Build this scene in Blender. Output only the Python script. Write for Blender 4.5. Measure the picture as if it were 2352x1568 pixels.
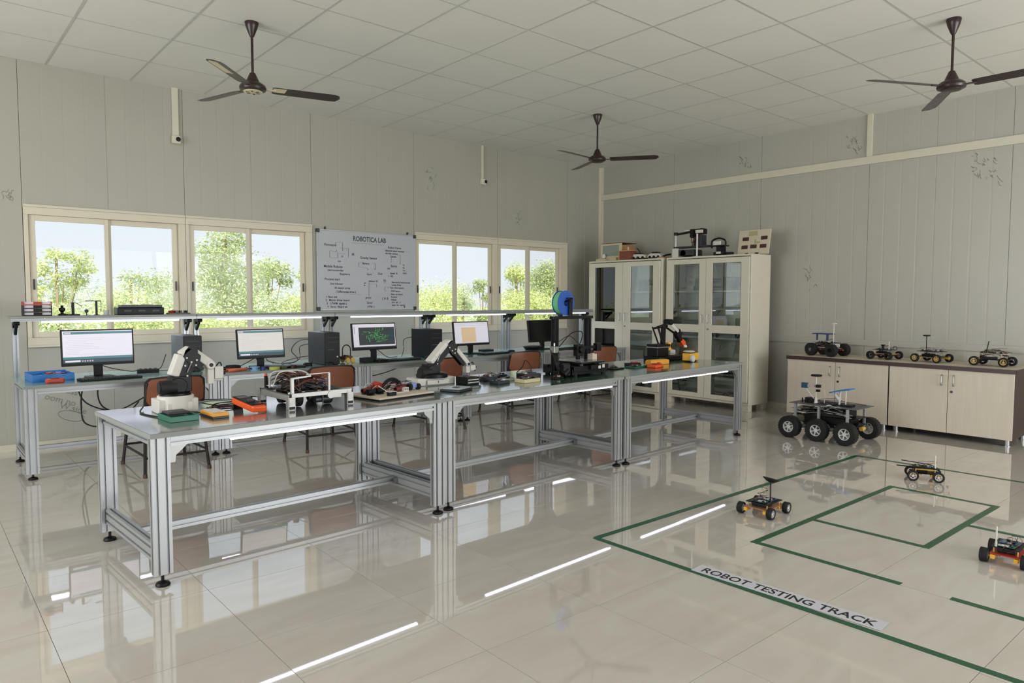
import bpy, math, random
from mathutils import Vector, Matrix
R = math.radians
PI = math.pi
rnd = random.Random(7)
for o in list(bpy.data.objects):
    bpy.data.objects.remove(o)
COL = bpy.context.scene.collection

# ------------------------------------------------------------------ camera
cam_d = bpy.data.cameras.new('camera')
cam = bpy.data.objects.new('camera', cam_d)
COL.objects.link(cam)
cr = Vector((0.76117, -0.64855, 0.001796)); cu = Vector((0.0378, 0.047127, 0.998173)); cd = Vector((0.64745, 0.759712, -0.060386))
cam.matrix_world = Matrix(((cr.x, cu.x, -cd.x, -8.8185), (cr.y, cu.y, -cd.y, -8.0897), (cr.z, cu.z, -cd.z, 1.4376), (0, 0, 0, 1)))
cam_d.sensor_width = 36.0
cam_d.lens = 36.0 * 1640.98 / 2352.0
cam_d.clip_start = 0.05
bpy.context.scene.camera = cam

# ------------------------------------------------------------------ sky, sun, added daylight fill lamps, exposure
world = bpy.data.worlds.new('sky')
bpy.context.scene.world = world
world.use_nodes = True
wn = world.node_tree.nodes; wl = world.node_tree.links
wn.clear()
wo = wn.new('ShaderNodeOutputWorld'); wb = wn.new('ShaderNodeBackground')
wt = wn.new('ShaderNodeTexCoord'); ws = wn.new('ShaderNodeSeparateXYZ'); wr = wn.new('ShaderNodeValToRGB')
wl.new(wt.outputs['Generated'], ws.inputs[0]); wl.new(ws.outputs['Z'], wr.inputs[0])
wl.new(wr.outputs[0], wb.inputs[0]); wl.new(wb.outputs[0], wo.inputs[0])
wr.color_ramp.elements[0].position = 0.0; wr.color_ramp.elements[0].color = (0.89, 0.945, 1.0, 1)
wr.color_ramp.elements[1].position = 0.6; wr.color_ramp.elements[1].color = (0.72, 0.84, 1.0, 1)
wb.inputs[1].default_value = 1.09

def lamp(name, kind, energy, loc, rot, color=(1, 1, 1), size=None, angle=None, portal=False):
    l = bpy.data.lights.new(name, kind); l.energy = energy; l.color = color
    if kind == 'AREA':
        l.shape = 'RECTANGLE'; l.size, l.size_y = size
        if portal: l.cycles.is_portal = True
    if angle is not None: l.angle = angle
    o = bpy.data.objects.new(name, l); COL.objects.link(o); o.location = loc; o.rotation_euler = rot
    return o
lamp('sun', 'SUN', 8.5, (0, -20, 30), (R(42), 0, R(-18)), (1.0, 0.95, 0.86), angle=R(1.0))
# added daylight-coloured fill lamps; the two walls behind the camera hold no windows
for x, e in ((-11.0, 20), (-8.2, 40), (-5.2, 160), (-2.2, 310)):
    lamp('window_daylight', 'AREA', e, (x, -12.30, 1.85), (R(104), 0, 0), (0.95, 0.97, 1.0), (2.9, 2.7))
for y, e in ((-10.4, 10), (-6.9, 70), (-3.6, 235)):
    lamp('window_daylight', 'AREA', e, (-12.80, y, 1.85), (R(97), 0, R(-90)), (0.95, 0.97, 1.0), (3.2, 2.7))
for x0, x1 in ((-7.85, -6.6), (-6.42, -5.2), (-3.56, -2.34), (-2.15, -1.0)):
    lamp('window_portal', 'AREA', 1, ((x0+x1)/2, 0.02, 1.64), (R(-90), 0, 0), size=(x1-x0, 1.08), portal=True)
# the led tubes under the overhead shelf light the desks and the wall behind them
for x0, x1 in ((-7.91, -6.79), (-6.43, -5.33), (-4.96, -4.01), (-3.65, -2.69), (-2.33, -1.16)):
    lamp('shelf_tube_light', 'AREA', 5.0, ((x0 + x1) / 2, -.735, 1.2165), (R(12), 0, 0), (0.80, 0.87, 1.0), (x1 - x0, .02))
vs = bpy.context.scene.view_settings
vs.view_transform = 'Standard'; vs.look = 'None'; vs.gamma = 1.0; vs.use_curve_mapping = False
vs.exposure = -0.14

# ------------------------------------------------------------------ materials
def srgb(h):
    if isinstance(h, str):
        h = [int(h[i:i+2], 16) / 255 for i in (0, 2, 4)]
    return tuple(c / 12.92 if c <= 0.04045 else ((c + 0.055) / 1.055) ** 2.4 for c in h)
MATS = {}
def M(name, col, rough=0.5, metal=0.0, spec=0.5, coat=0.0, emit=0.0, vary=0.05, scale=6.0, bump=0.0, stretch=None, alpha=None, trans=0.0):
    if name in MATS: return MATS[name]
    m = bpy.data.materials.new(name); m.use_nodes = True
    n = m.node_tree.nodes; l = m.node_tree.links; b = n['Principled BSDF']
    c = srgb(col)
    b.inputs['Roughness'].default_value = rough; b.inputs['Metallic'].default_value = metal
    b.inputs['Specular IOR Level'].default_value = spec; b.inputs['Coat Weight'].default_value = coat
    b.inputs['Coat Roughness'].default_value = 0.10; b.inputs['Coat IOR'].default_value = 1.7
    b.inputs['Base Color'].default_value = (*c, 1)
    if trans: b.inputs['Transmission Weight'].default_value = trans
    if emit:
        b.inputs['Emission Color'].default_value = (*c, 1); b.inputs['Emission Strength'].default_value = emit
    if vary or bump:
        tc = n.new('ShaderNodeTexCoord'); mp = n.new('ShaderNodeMapping'); ns = n.new('ShaderNodeTexNoise')
        l.new(tc.outputs['Object'], mp.inputs[0]); l.new(mp.outputs[0], ns.inputs['Vector'])
        ns.inputs['Scale'].default_value = scale; ns.inputs['Detail'].default_value = 4
        if stretch: mp.inputs['Scale'].default_value = stretch
        if vary and not emit:
            mx = n.new('ShaderNodeMix'); mx.data_type = 'RGBA'
            mx.inputs[6].default_value = (*[x * (1 - vary) for x in c], 1)
            mx.inputs[7].default_value = (*[min(1, x * (1 + vary)) for x in c], 1)
            l.new(ns.outputs['Fac'], mx.inputs[0]); l.new(mx.outputs[2], b.inputs['Base Color'])
        if bump:
            bp = n.new('ShaderNodeBump'); bp.inputs['Strength'].default_value = bump; bp.inputs['Distance'].default_value = 0.01
            l.new(ns.outputs['Fac'], bp.inputs['Height']); l.new(bp.outputs[0], b.inputs['Normal'])
    MATS[name] = m
    return m
def glass(name, tint, refl=1.0, rough=0.0):
    m = bpy.data.materials.new(name); m.use_nodes = True
    n = m.node_tree.nodes; l = m.node_tree.links; n.clear()
    o = n.new('ShaderNodeOutputMaterial'); mx = n.new('ShaderNodeMixShader'); t = n.new('ShaderNodeBsdfTransparent'); g = n.new('ShaderNodeBsdfGlossy')
    f = n.new('ShaderNodeFresnel'); mt = n.new('ShaderNodeMath'); mt.operation = 'MULTIPLY'; mt.inputs[1].default_value = refl
    f.inputs[0].default_value = 1.5
    t.inputs[0].default_value = (*tint, 1); g.inputs['Roughness'].default_value = rough
    l.new(f.outputs[0], mt.inputs[0]); l.new(mt.outputs[0], mx.inputs[0]); l.new(t.outputs[0], mx.inputs[1]); l.new(g.outputs[0], mx.inputs[2]); l.new(mx.outputs[0], o.inputs[0])
    return m

WALL = M('painted_steel_panel', 'a7a598', 0.38, vary=0.035, scale=1.3, stretch=(3, 3, 0.25), bump=0.03)
WALLR = M('painted_steel_panel_pale', 'adaba0', 0.34, vary=0.03, scale=1.1, stretch=(3, 3, 0.25), bump=0.03)
CREAM = M('cream_flashing', 'cdc8b4', 0.4, vary=0.03)
FRAME = M('cream_aluminium_window', 'd2c9b2', 0.38, vary=0.03)
CEIL = M('ceiling_board', 'e0ded5', 0.8, vary=0.035, scale=0.9)
TBAR = M('ceiling_grid_steel', 'c0bfb9', 0.3, vary=0.02)
GROUT = M('floor_grout', '857a6a', 0.5, vary=0.1)
ALU = M('anodised_aluminium', 'acaeb0', 0.36, metal=0.55, vary=0)
BLACK = M('black_plastic', '0d0d10', 0.42, spec=0.28, vary=0.1)
BLACKM = M('black_matt', '0c0c0e', 0.65, vary=0.1)
RUBBER = M('rubber', '101011', 0.75, vary=0.15, scale=40, bump=0.2)
WHITE = M('white_plastic', 'cfccc4', 0.4, vary=0.03)
GREY = M('grey_plastic', '55585c', 0.45)
DGREY = M('dark_grey_plastic', '2a2c31', 0.4)
STEEL = M('brushed_steel', '9c9c9a', 0.38, metal=0.9, vary=0.05)
CHAIRM = M('chair_frame_steel', '1f1b1a', 0.4, metal=0.2)
BROWN = M('brown_vinyl', '7d4930', 0.42, vary=0.12, scale=9, bump=0.1)
FANB = M('brown_fan_enamel', '2c1a18', 0.3, vary=0.08)
FANW = M('fan_cream_trim', 'cfc3a4', 0.35, vary=0.1)
PANEL = M('grey_laminate', '626567', 0.2, coat=0.8, vary=0.04)
GREENT = M('green_esd_mat', '2b4f42', 0.22, coat=0.8, vary=0.06)
DESKT = M('desk_green_mat', '7a9c94', 0.24, coat=0.7, vary=0.05)
EDGE = M('grey_edge_band', '8b8d8a', 0.45)
ORANGE = M('orange_plastic', 'e0571e', 0.4)
REDP = M('red_plastic', 'a8301f', 0.4)
YEL = M('yellow_plastic', 'e8b23a', 0.4)
AMBER = M('amber_plastic', 'e6a33c', 0.4)
BLUE = M('blue_plastic', '1f6fb5', 0.35)
NAVY = M('navy_plastic', '27306e', 0.35)
TEAL = M('green_plastic', '1f6a52', 0.38)
PCB = M('circuit_board_green', '17503c', 0.35, vary=0.3, scale=60)
PCBB = M('circuit_board_blue', '1d4c66', 0.35, vary=0.3, scale=60)
BRASS = M('yellow_wheel_plastic', 'd8b765', 0.4)
COPPER = M('copper_wire', '7a4630', 0.4, vary=0.3, scale=50)
WOOD = M('plywood', 'b98d5f', 0.55, vary=0.15, scale=12, stretch=(1, 8, 1))
BWOOD = M('brown_wood', '7d4527', 0.5, vary=0.2, scale=12, stretch=(1, 8, 1))
PALEW = M('pale_board', 'c9beab', 0.55, vary=0.08)
PAPER = M('off_white_card', 'cfc8ba', 0.7, vary=0.05)
CABM = M('cream_powder_coat', 'd0cab9', 0.36, vary=0.02)
LED = M('led_tube', 'e6e6ff', 0.5, emit=4.5, vary=0)
TAPE = M('green_floor_tape', '165235', 0.35, vary=0.08)
INK = M('black_ink', '16161a', 0.6)
PENCIL = M('faded_pen_ink', '83857a', 0.7)
MARK = M('marker_ink', '3b3b44', 0.6)
BOARDM = M('whiteboard_enamel', 'b4b5ba', 0.25, vary=0.02)
WGLASS = glass('window_glass', (0.98, 0.99, 0.985), 0.15)
CGLASS = glass('cabinet_glass', (0.84, 0.88, 0.85), 2.1)

# ------------------------------------------------------------------ mesh helpers
def basis(p0, p1, up=(0, 0, 1)):
    z = (Vector(p1) - Vector(p0)).normalized(); u = Vector(up)
    if abs(z.dot(u)) > 0.98: u = Vector((0, 1, 0))
    x = u.cross(z).normalized(); y = z.cross(x)
    return x, y, z
class MB:
    def __init__(s): s.v = []; s.f = []; s.m = []
    def add(s, vs, fs, m=0):
        k = len(s.v); s.v += [tuple(p) for p in vs]; s.f += [tuple(i + k for i in f) for f in fs]; s.m += [m] * len(fs); return s
    def box(s, c, d, m=0, rz=0.0, mat=None):
        x, y, z = d[0] / 2, d[1] / 2, d[2] / 2
        vs = [Vector(p) for p in ((-x, -y, -z), (x, -y, -z), (x, y, -z), (-x, y, -z), (-x, -y, z), (x, -y, z), (x, y, z), (-x, y, z))]
        if rz: mat = Matrix.Rotation(rz, 3, 'Z')
        if mat is not None: vs = [mat @ p for p in vs]
        c = Vector(c)
        return s.add([p + c for p in vs], [(0, 3, 2, 1), (4, 5, 6, 7), (0, 1, 5, 4), (1, 2, 6, 5), (2, 3, 7, 6), (3, 0, 4, 7)], m)
    def b2(s, a, b, m=0):
        return s.box([(a[i] + b[i]) / 2 for i in range(3)], [abs(b[i] - a[i]) for i in range(3)], m)
    def beam(s, p0, p1, w, h, m=0, up=(0, 0, 1)):
        x, y, z = basis(p0, p1, up); p0 = Vector(p0); p1 = Vector(p1)
        vs = [p + x * a * w / 2 + y * b * h / 2 for p in (p0, p1) for a, b in ((-1, -1), (1, -1), (1, 1), (-1, 1))]
        return s.add(vs, [(0, 3, 2, 1), (4, 5, 6, 7), (0, 1, 5, 4), (1, 2, 6, 5), (2, 3, 7, 6), (3, 0, 4, 7)], m)
    def cyl(s, p0, p1, r0, r1=None, n=14, m=0, caps=True):
        if r1 is None: r1 = r0
        x, y, z = basis(p0, p1); p0 = Vector(p0); p1 = Vector(p1); vs = []
        for p, r in ((p0, r0), (p1, r1)):
            for i in range(n):
                a = 2 * PI * i / n; vs.append(p + x * math.cos(a) * r + y * math.sin(a) * r)
        fs = [(i, (i + 1) % n, n + (i + 1) % n, n + i) for i in range(n)]
        if caps: fs += [tuple(range(n - 1, -1, -1)), tuple(range(n, 2 * n))]
        return s.add(vs, fs, m)
    def lathe(s, prof, p0=(0, 0, 0), axis=(0, 0, 1), n=24, m=0, closed=False):
        x, y, z = basis((0, 0, 0), axis); p0 = Vector(p0); vs = []
        for r, h in prof:
            for i in range(n):
                a = 2 * PI * i / n; vs.append(p0 + z * h + x * math.cos(a) * r + y * math.sin(a) * r)
        k = len(prof); fs = []
        for j in range(k if closed else k - 1):
            j2 = (j + 1) % k
            fs += [(j * n + i, j * n + (i + 1) % n, j2 * n + (i + 1) % n, j2 * n + i) for i in range(n)]
        if not closed: fs += [tuple(range(n - 1, -1, -1)), tuple((k - 1) * n + i for i in range(n))]
        return s.add(vs, fs, m)
    def tube(s, pts, r, n=6, m=0, sub=6):
        P = [Vector(p) for p in pts]; q = []
        if len(P) > 2 and sub > 1:
            E = [P[0] * 2 - P[1]] + P + [P[-1] * 2 - P[-2]]
            for i in range(1, len(E) - 2):
                for t in range(sub):
                    u = t / sub; a, b, c, d = E[i - 1], E[i], E[i + 1], E[i + 2]
                    q.append(0.5 * (2 * b + (c - a) * u + (2 * a - 5 * b + 4 * c - d) * u * u + (3 * b - a - 3 * c + d) * u ** 3))
            q.append(P[-1])
        else: q = P
        vs = []
        for i, p in enumerate(q):
            a = q[max(0, i - 1)]; b = q[min(len(q) - 1, i + 1)]
            if (b - a).length < 1e-7: b = a + Vector((0, 0, 1e-3))
            x, y, z = basis(a, b, (0.13, 0.21, 0.97))
            for k in range(n):
                t = 2 * PI * k / n; vs.append(p + x * math.cos(t) * r + y * math.sin(t) * r)
        fs = [(j * n + i, j * n + (i + 1) % n, (j + 1) * n + (i + 1) % n, (j + 1) * n + i) for j in range(len(q) - 1) for i in range(n)]
        fs += [tuple(range(n - 1, -1, -1)), tuple((len(q) - 1) * n + i for i in range(n))]
        return s.add(vs, fs, m)
    def prism(s, poly, p0, x, y, t, m=0):
        p0 = Vector(p0); x = Vector(x); y = Vector(y); z = Vector(t); n = len(poly)
        vs = [p0 + x * a + y * b for a, b in poly] + [p0 + x * a + y * b + z for a, b in poly]
        fs = [tuple(range(n - 1, -1, -1)), tuple(range(n, 2 * n))] + [(i, (i + 1) % n, n + (i + 1) % n, n + i) for i in range(n)]
        return s.add(vs, fs, m)
    def profile(s, p0, p1, w, h, up=(0, 0, 1), m=0, g=0.013, dp=0.012):
        # slotted aluminium extrusion: w along the side axis, h along 'up'
        def side(L):
            k = max(1, round(L / 0.045)); o = []
            for i in range(k):
                c = -L / 2 + L * (i + 0.5) / k; o += [(c - g / 2, 0), (c - g / 2, -dp), (c + g / 2, -dp), (c + g / 2, 0)]
            return o
        poly = [(-w / 2, -h / 2)] + [(a, -h / 2 - b) for a, b in side(w)] + [(w / 2, -h / 2)] + [(w / 2 + b, a) for a, b in side(h)]
        poly += [(w / 2, h / 2)] + [(-a, h / 2 + b) for a, b in side(w)] + [(-w / 2, h / 2)] + [(-w / 2 - b, -a) for a, b in side(h)]
        x, y, z = basis(p0, p1, up)
        return s.prism(poly, p0, x, y, Vector(p1) - Vector(p0), m)
    def each(s, name, mats, parent=None, **kw):
        # every loose piece collected since the last cut becomes an object of its own
        par = list(range(len(s.v)))
        def find(a):
            while par[a] != a: par[a] = par[par[a]]; a = par[a]
            return a
        for f in s.f:
            r0 = find(f[0])
            for i in f[1:]: par[find(i)] = r0
        gr = {}
        for fi, f in enumerate(s.f): gr.setdefault(find(f[0]), []).append(fi)
        out = []
        for fl in gr.values():
            m = MB(); mp = {}
            for fi in fl:
                for i in s.f[fi]:
                    if i not in mp: mp[i] = len(m.v); m.v.append(s.v[i])
                m.f.append(tuple(mp[i] for i in s.f[fi])); m.m.append(s.m[fi])
            out.append(m.obj(name, mats, parent, **kw))
        return out
    def obj(s, name, mats, parent=None, smooth=False, bevel=0.0, loc=None, rot=None):
        me = bpy.data.meshes.new(name); me.from_pydata(s.v, [], s.f)
        if not isinstance(mats, (list, tuple)): mats = [mats]
        for m in mats: me.materials.append(m)
        if len(mats) > 1: me.polygons.foreach_set('material_index', s.m)
        if smooth:
            me.polygons.foreach_set('use_smooth', [True] * len(me.polygons)); me.set_sharp_from_angle(angle=R(38))
        me.update()
        o = bpy.data.objects.new(name, me); COL.objects.link(o)
        if parent is not None: o.parent = parent
        if loc is not None: o.location = loc
        if rot is not None: o.rotation_euler = rot
        if bevel:
            b = o.modifiers.new('bevel', 'BEVEL'); b.width = bevel; b.segments = 2; b.limit_method = 'ANGLE'; b.angle_limit = R(50)
        return o
def tag(o, label=None, cat=None, group=None, kind=None):
    if label: o['label'] = label
    if cat: o['category'] = cat
    if group: o['group'] = group
    if kind: o['kind'] = kind
    return o
def empty(name, loc=(0, 0, 0), rz=0.0, rot=None):
    o = bpy.data.objects.new(name, None); COL.objects.link(o); o.location = loc
    o.rotation_euler = rot if rot else (0, 0, rz); o.empty_display_size = 0.1
    return o
def thing(name, label, cat, loc=(0, 0, 0), rz=0.0, group=None):
    return tag(empty(name, loc, rz), label, cat, group)
def child(name, mesh, parent, loc=(0, 0, 0), rot=(0, 0, 0)):
    o = bpy.data.objects.new(name, mesh); COL.objects.link(o); o.parent = parent; o.location = loc; o.rotation_euler = rot
    return o
def copy_tree(o, parent=None):
    c = o.copy(); COL.objects.link(c)
    if parent is not None: c.parent = parent
    for ch in [x for x in KIDS.get(o.name, [])]: copy_tree(ch, c)
    return c
KIDS = {}
def index_kids():
    KIDS.clear()
    for o in bpy.data.objects:
        if o.parent: KIDS.setdefault(o.parent.name, []).append(o)
def text(name, body, size, mat, parent=None, M4=None, sx=1.0, bold=0.0, depth=0.0004, align='CENTER'):
    cu_ = bpy.data.curves.new(name, 'FONT'); cu_.body = body; cu_.size = size; cu_.extrude = depth; cu_.offset = bold
    cu_.align_x = align; cu_.align_y = 'CENTER'; cu_.resolution_u = 3
    t = bpy.data.objects.new('tmp_text', cu_); COL.objects.link(t)
    bpy.context.view_layer.update()
    me = bpy.data.meshes.new_from_object(t.evaluated_get(bpy.context.evaluated_depsgraph_get()))
    bpy.data.objects.remove(t); bpy.data.curves.remove(cu_)
    if sx != 1.0: me.transform(Matrix.Diagonal((sx, 1, 1, 1)))
    if M4 is not None: me.transform(M4)
    me.materials.clear(); me.materials.append(mat); me.name = name
    o = bpy.data.objects.new(name, me); COL.objects.link(o)
    if parent is not None: o.parent = parent
    return o
def frame4(o, x, y):
    x = Vector(x).normalized(); y = Vector(y).normalized(); z = x.cross(y)
    return Matrix(((x.x, y.x, z.x, o[0]), (x.y, y.y, z.y, o[1]), (x.z, y.z, z.z, o[2]), (0, 0, 0, 1)))

# ================================================================== FLOOR
def floor_material():
    m = bpy.data.materials.new('polished_vitrified_tile'); m.use_nodes = True
    n = m.node_tree.nodes; l = m.node_tree.links; b = n['Principled BSDF']
    tc = n.new('ShaderNodeTexCoord'); oi = n.new('ShaderNodeObjectInfo')
    ad = n.new('ShaderNodeVectorMath'); ad.operation = 'MULTIPLY_ADD'; ad.inputs[1].default_value = (1, 1, 1)
    cb = n.new('ShaderNodeCombineXYZ'); mm = n.new('ShaderNodeMath'); mm.operation = 'MULTIPLY'; mm.inputs[1].default_value = 37.0
    l.new(oi.outputs['Random'], mm.inputs[0]); l.new(mm.outputs[0], cb.inputs[0]); l.new(mm.outputs[0], cb.inputs[1])
    l.new(tc.outputs['Object'], ad.inputs[0]); l.new(cb.outputs[0], ad.inputs[2])
    mp = n.new('ShaderNodeMapping'); mp.inputs['Scale'].default_value = (0.9, 3.2, 1); mp.inputs['Rotation'].default_value = (0, 0, 0.5)
    ns = n.new('ShaderNodeTexNoise'); ns.inputs['Scale'].default_value = 1.6; ns.inputs['Detail'].default_value = 6; ns.inputs['Distortion'].default_value = 1.2
    l.new(ad.outputs[0], mp.inputs[0]); l.new(mp.outputs[0], ns.inputs['Vector'])
    cr_ = n.new('ShaderNodeValToRGB'); e = cr_.color_ramp.elements
    e[0].position = 0.3; e[0].color = (*srgb('c1bab0'), 1); e[1].position = 0.72; e[1].color = (*srgb('cac5bc'), 1)
    l.new(ns.outputs['Fac'], cr_.inputs[0]); l.new(cr_.outputs[0], b.inputs['Base Color'])
    b.inputs['Roughness'].default_value = 0.025; b.inputs['IOR'].default_value = 1.9; b.inputs['Specular IOR Level'].default_value = 0.5; b.inputs['Coat Weight'].default_value = 0.5; b.inputs['Coat Roughness'].default_value = 0.03
    return m
TILE = floor_material()
X0, Y0 = -13.0, -12.5
floor = MB().b2((X0, Y0, -0.15), (0.1, 0.1, -0.0022)).obj('floor', GROUT)
tag(floor, kind='structure')
TX, TY, gx, gy = 0.6695, 0.682, -7.055, -5.18
tile_me = {}
rest = MB()
for i in range(-9, 11):
    for j in range(-11, 8):
        xa = gx + i * TX; ya = gy + j * TY
        a, b, c, d_ = max(xa, X0), min(xa + TX, 0.0), max(ya, Y0), min(ya + TY, 0.0)
        if b - a < 0.02 or d_ - c < 0.02: continue
        q = 0.0011
        cx, cy = (a + b) / 2, (c + d_) / 2
        vx, vy = cx - cam.location.x, cy - cam.location.y
        dep = vx * cd.x + vy * cd.y; lat = vx * cr.x + vy * cr.y
        if dep > 0.9 and abs(lat) < dep * 0.73 + 0.7:
            key = (round(b - a, 3), round(d_ - c, 3))
            if key not in tile_me:
                t = MB().b2((-(b - a) / 2 + q, -(d_ - c) / 2 + q, -0.003), ((b - a) / 2 - q, (d_ - c) / 2 - q, 0)).obj('tile', TILE, floor, bevel=0.0)
                tile_me[key] = t.data
                t.location = (cx, cy, 0)
            else:
                t = child('tile', tile_me[key], floor, (cx, cy, 0))
            t.rotation_euler = (rnd.uniform(-1, 1) * 0.0009, rnd.uniform(-1, 1) * 0.0009, 0)
        else:
            rest.b2((a + q, c + q, -0.003), (b - q, d_ - q, 0))
tag(rest.obj('tile_field', TILE, floor), kind='stuff')

# ================================================================== CEILING (tiles 0.72 m in a slightly sloping grid)
CE = (math.radians(-0.62), math.radians(0.45), math.radians(0.35))
CO = Vector((-7.704, -0.72, 3.636))
ceil = MB().b2((-6.4, -13.0, 0.012), (8.8, 1.2, 0.06)).obj('ceiling', TBAR)
ceil.rotation_euler = CE; ceil.location = CO
tag(ceil, kind='structure')
bars = MB()
for i in range(-8, 12): bars.b2((i * .72 - .009, -12.6, -0.002), (i * .72 + .009, .8, 0.012))
for j in range(-2, 18): bars.b2((-6.2, -j * .72 - .009, -0.0012), (8.4, -j * .72 + .009, 0.012))
bars.obj('ceiling_grid', TBAR, ceil)
P = 0.72; rest = MB(); t0 = None
for i in range(-8, 11):
    for j in range(-1, 16):
        c = Vector((i * P + P / 2, -j * P - P / 2, 0.0))
        w = CO + c
        v = w - cam.location; dep = v.dot(cd); lat = abs(v.dot(cr)); ver = v.dot(cu)
        if w.x < X0 + .3 or w.y < Y0 + .3: continue
        if dep > 0.6 and lat < dep * .73 + .7 and ver < dep * .49 + .7:
            if t0 is None: t0 = MB().box((0, 0, 0.004), (P - 0.019, P - 0.019, 0.007)).obj('tile', CEIL, ceil); t0.location = c
            else: child('tile', t0.data, ceil, c)
        else: rest.box(c + Vector((0, 0, .004)), (P - .019, P - .019, .007))
tag(rest.obj('tile_field', CEIL, ceil), kind='stuff')

# ================================================================== WALLS
H = 3.95
def zceil(x, y): return 3.5685 - 0.00781 * x - 0.01082 * y + 0.012
wall_b = tag(empty('wall_back'), kind='structure')
wall_r = tag(empty('wall_right'), kind='structure')
def rib_panel(name, a, b, z0, z1, parent, axis, mat):
    # steel sandwich panel with shallow vertical micro ribs and a tongue line at its middle
    m = MB(); L = b - a; poly = [(0, 0)]; k = 8; q = 0.0018
    x = q; poly = [(q, 0.1), (q, 0.0)]
    for i in range(1, k):
        c = L * i / k; dpt = 0.0006 if i != k // 2 else 0.003; w = 0.012 if i != k // 2 else 0.005
        poly += [(c - w, 0), (c - w * .6, dpt), (c + w * .6, dpt), (c + w, 0)]
    poly += [(L - q, 0), (L - q, 0.1)]
    if axis == 'x': m.prism(poly, (a, 0, z0), (1, 0, 0), (0, 1, 0), (0, 0, z1 - z0))
    else: m.prism(poly, (0, a, z0), (0, 1, 0), (1, 0, 0), (0, 0, z1 - z0))
    return m.obj(name, mat, parent)
seamsL = [-13.0, -12.23, -10.8, -9.365, -7.935, -6.497, -5.065, -3.632, -2.205, -0.783, 0.0]
for a, b in zip(seamsL[:-1], seamsL[1:]):
    win = any(a > s - .1 and b < e + .1 for s, e in ((-7.95, -5.05), (-3.64, -0.77)))
    if win:
        rib_panel('panel', a, b, 2.275, H, wall_b, 'x', WALL)
        rib_panel('panel', a, b, 0, 0.995, wall_b, 'x', WALL)
    else: rib_panel('panel', a, b, 0, H, wall_b, 'x', WALL)
seamsR = [-12.5, -11.48, -10.05, -8.61, -7.17, -5.74, -4.295, -2.885, -1.46, 0.0]
for a, b in zip(seamsR[:-1], seamsR[1:]): rib_panel('panel', a, b, 0, H, wall_r, 'y', WALLR)
# backing sheets behind the joints
bk = MB()
for a, b, z0, z1 in ((-13.1, -7.95, 0, H), (-5.05, -3.64, 0, H), (-0.77, 0.1, 0, H), (-7.95, -5.05, 0, .97), (-7.95, -5.05, 2.3, H), (-3.64, -.77, 0, .97), (-3.64, -.77, 2.3, H)):
    bk.b2((a, 0.012, z0), (b, 0.09, z1))
bk.obj('panel_core', GREY, wall_b)
MB().b2((0.012, -12.6, 0), (0.09, 0.1, H)).obj('panel_core', GREY, wall_r)
tag(MB().b2((X0 - .1, Y0 - .1, 0), (X0, 0.1, H)).obj('wall_left', WALL), kind='structure')
tag(MB().b2((X0 - .1, Y0 - .1, 0), (0.1, Y0, H)).obj('wall_front', WALL), kind='structure')
tag(MB().b2((X0 - .3, Y0 - .3, H), (0.3, 0.3, H + .1)).obj('trim_9', GREY), kind='structure')  # unseen roof slab, added over the walls to keep the sun out
# flashings
n_tr = [0]
def trim(a, b, mat=CREAM, bevel=0.003):
    n_tr[0] += 1
    return tag(MB().b2(a, b).obj('trim_%d' % n_tr[0], mat, bevel=bevel), kind='structure')
trim((-0.022, -12.4, 3.035), (-0.0005, 0.0, 3.125))
trim((-0.024, -4.325, 3.125), (-0.0005, -4.262, 3.63))
trim((-0.018, -12.4, 0.875), (-0.0005, -0.02, 0.95), WALLR)
trim((-0.06, -0.004, 0.0), (-0.0005, -0.0005, 3.62)); trim((-0.004, -0.055, 0.0), (-0.0005, -0.0042, 3.62))
tag(MB().b2((X0, -0.014, 0.0), (0, -0.0005, 0.06)).obj('baseboard_back', CREAM), kind='structure')
tag(MB().b2((-0.014, Y0, 0.0), (-0.0005, -0.015, 0.06)).obj('baseboard_right', CREAM), kind='structure')

# pen and stamp marks left on the panels
def scrawl(parent, o, x, y, w, h, n, seed, mat, r=0.0022):
    rr = random.Random(seed); m = MB(); x = Vector(x); y = Vector(y); o = Vector(o)
    for k in range(n):
        cx = rr.uniform(-w, w) / 2; cy = rr.uniform(-h, h) / 2; pts = []
        for t in range(rr.randint(3, 6)):
            cx += rr.uniform(-.35, .35) * .06; cy += rr.uniform(-.5, .5) * .06
            pts.append(o + x * cx + y * cy)
        m.tube(pts, r, n=4, sub=3)
    return m.obj('pen_marking', mat, parent)
for (x, z, w, h, n, s) in ((-3.357, 3.07, .14, .18, 14, 1), (-1.835, 2.609, .12, .15, 12, 2), (-8.034, 2.37, .1, .08, 6, 3)):
    scrawl(wall_b, (x, -0.001, z), (1, .0, .25), (-.25, 0, 1), w, h, n, s, PENCIL)
for (x, z, t) in ((-7.62, .53, 'Class'), (-7.70, .45, 'room no'), (-7.58, .35, 'W.side')):
    text('pen_marking', t, 0.085, PENCIL, wall_b, frame4((x, -0.002, z), (1, 0, -.38), (.38, 0, 1)))
MB().tube([(-7.60 + .11 * math.cos(a * .6), -0.002, .28 + .05 * math.sin(a * .6) - .03 * math.cos(a * .6)) for a in range(11)], .0025, n=4, sub=2).obj('pen_marking', PENCIL, wall_b)
for (y, z, w, h, n, s) in ((-2.646, 3.277, .14, .15, 14, 5), (-4.083, 3.309, .16, .17, 16, 6), (-5.491, 2.83, .26, .24, 22, 7), (-3.624, 1.68, .12, .30, 10, 8)):
    scrawl(wall_r, (-0.001, y, z), (0, -1, -.3), (0, .3, 1), w, h, n, s, PENCIL)

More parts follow.
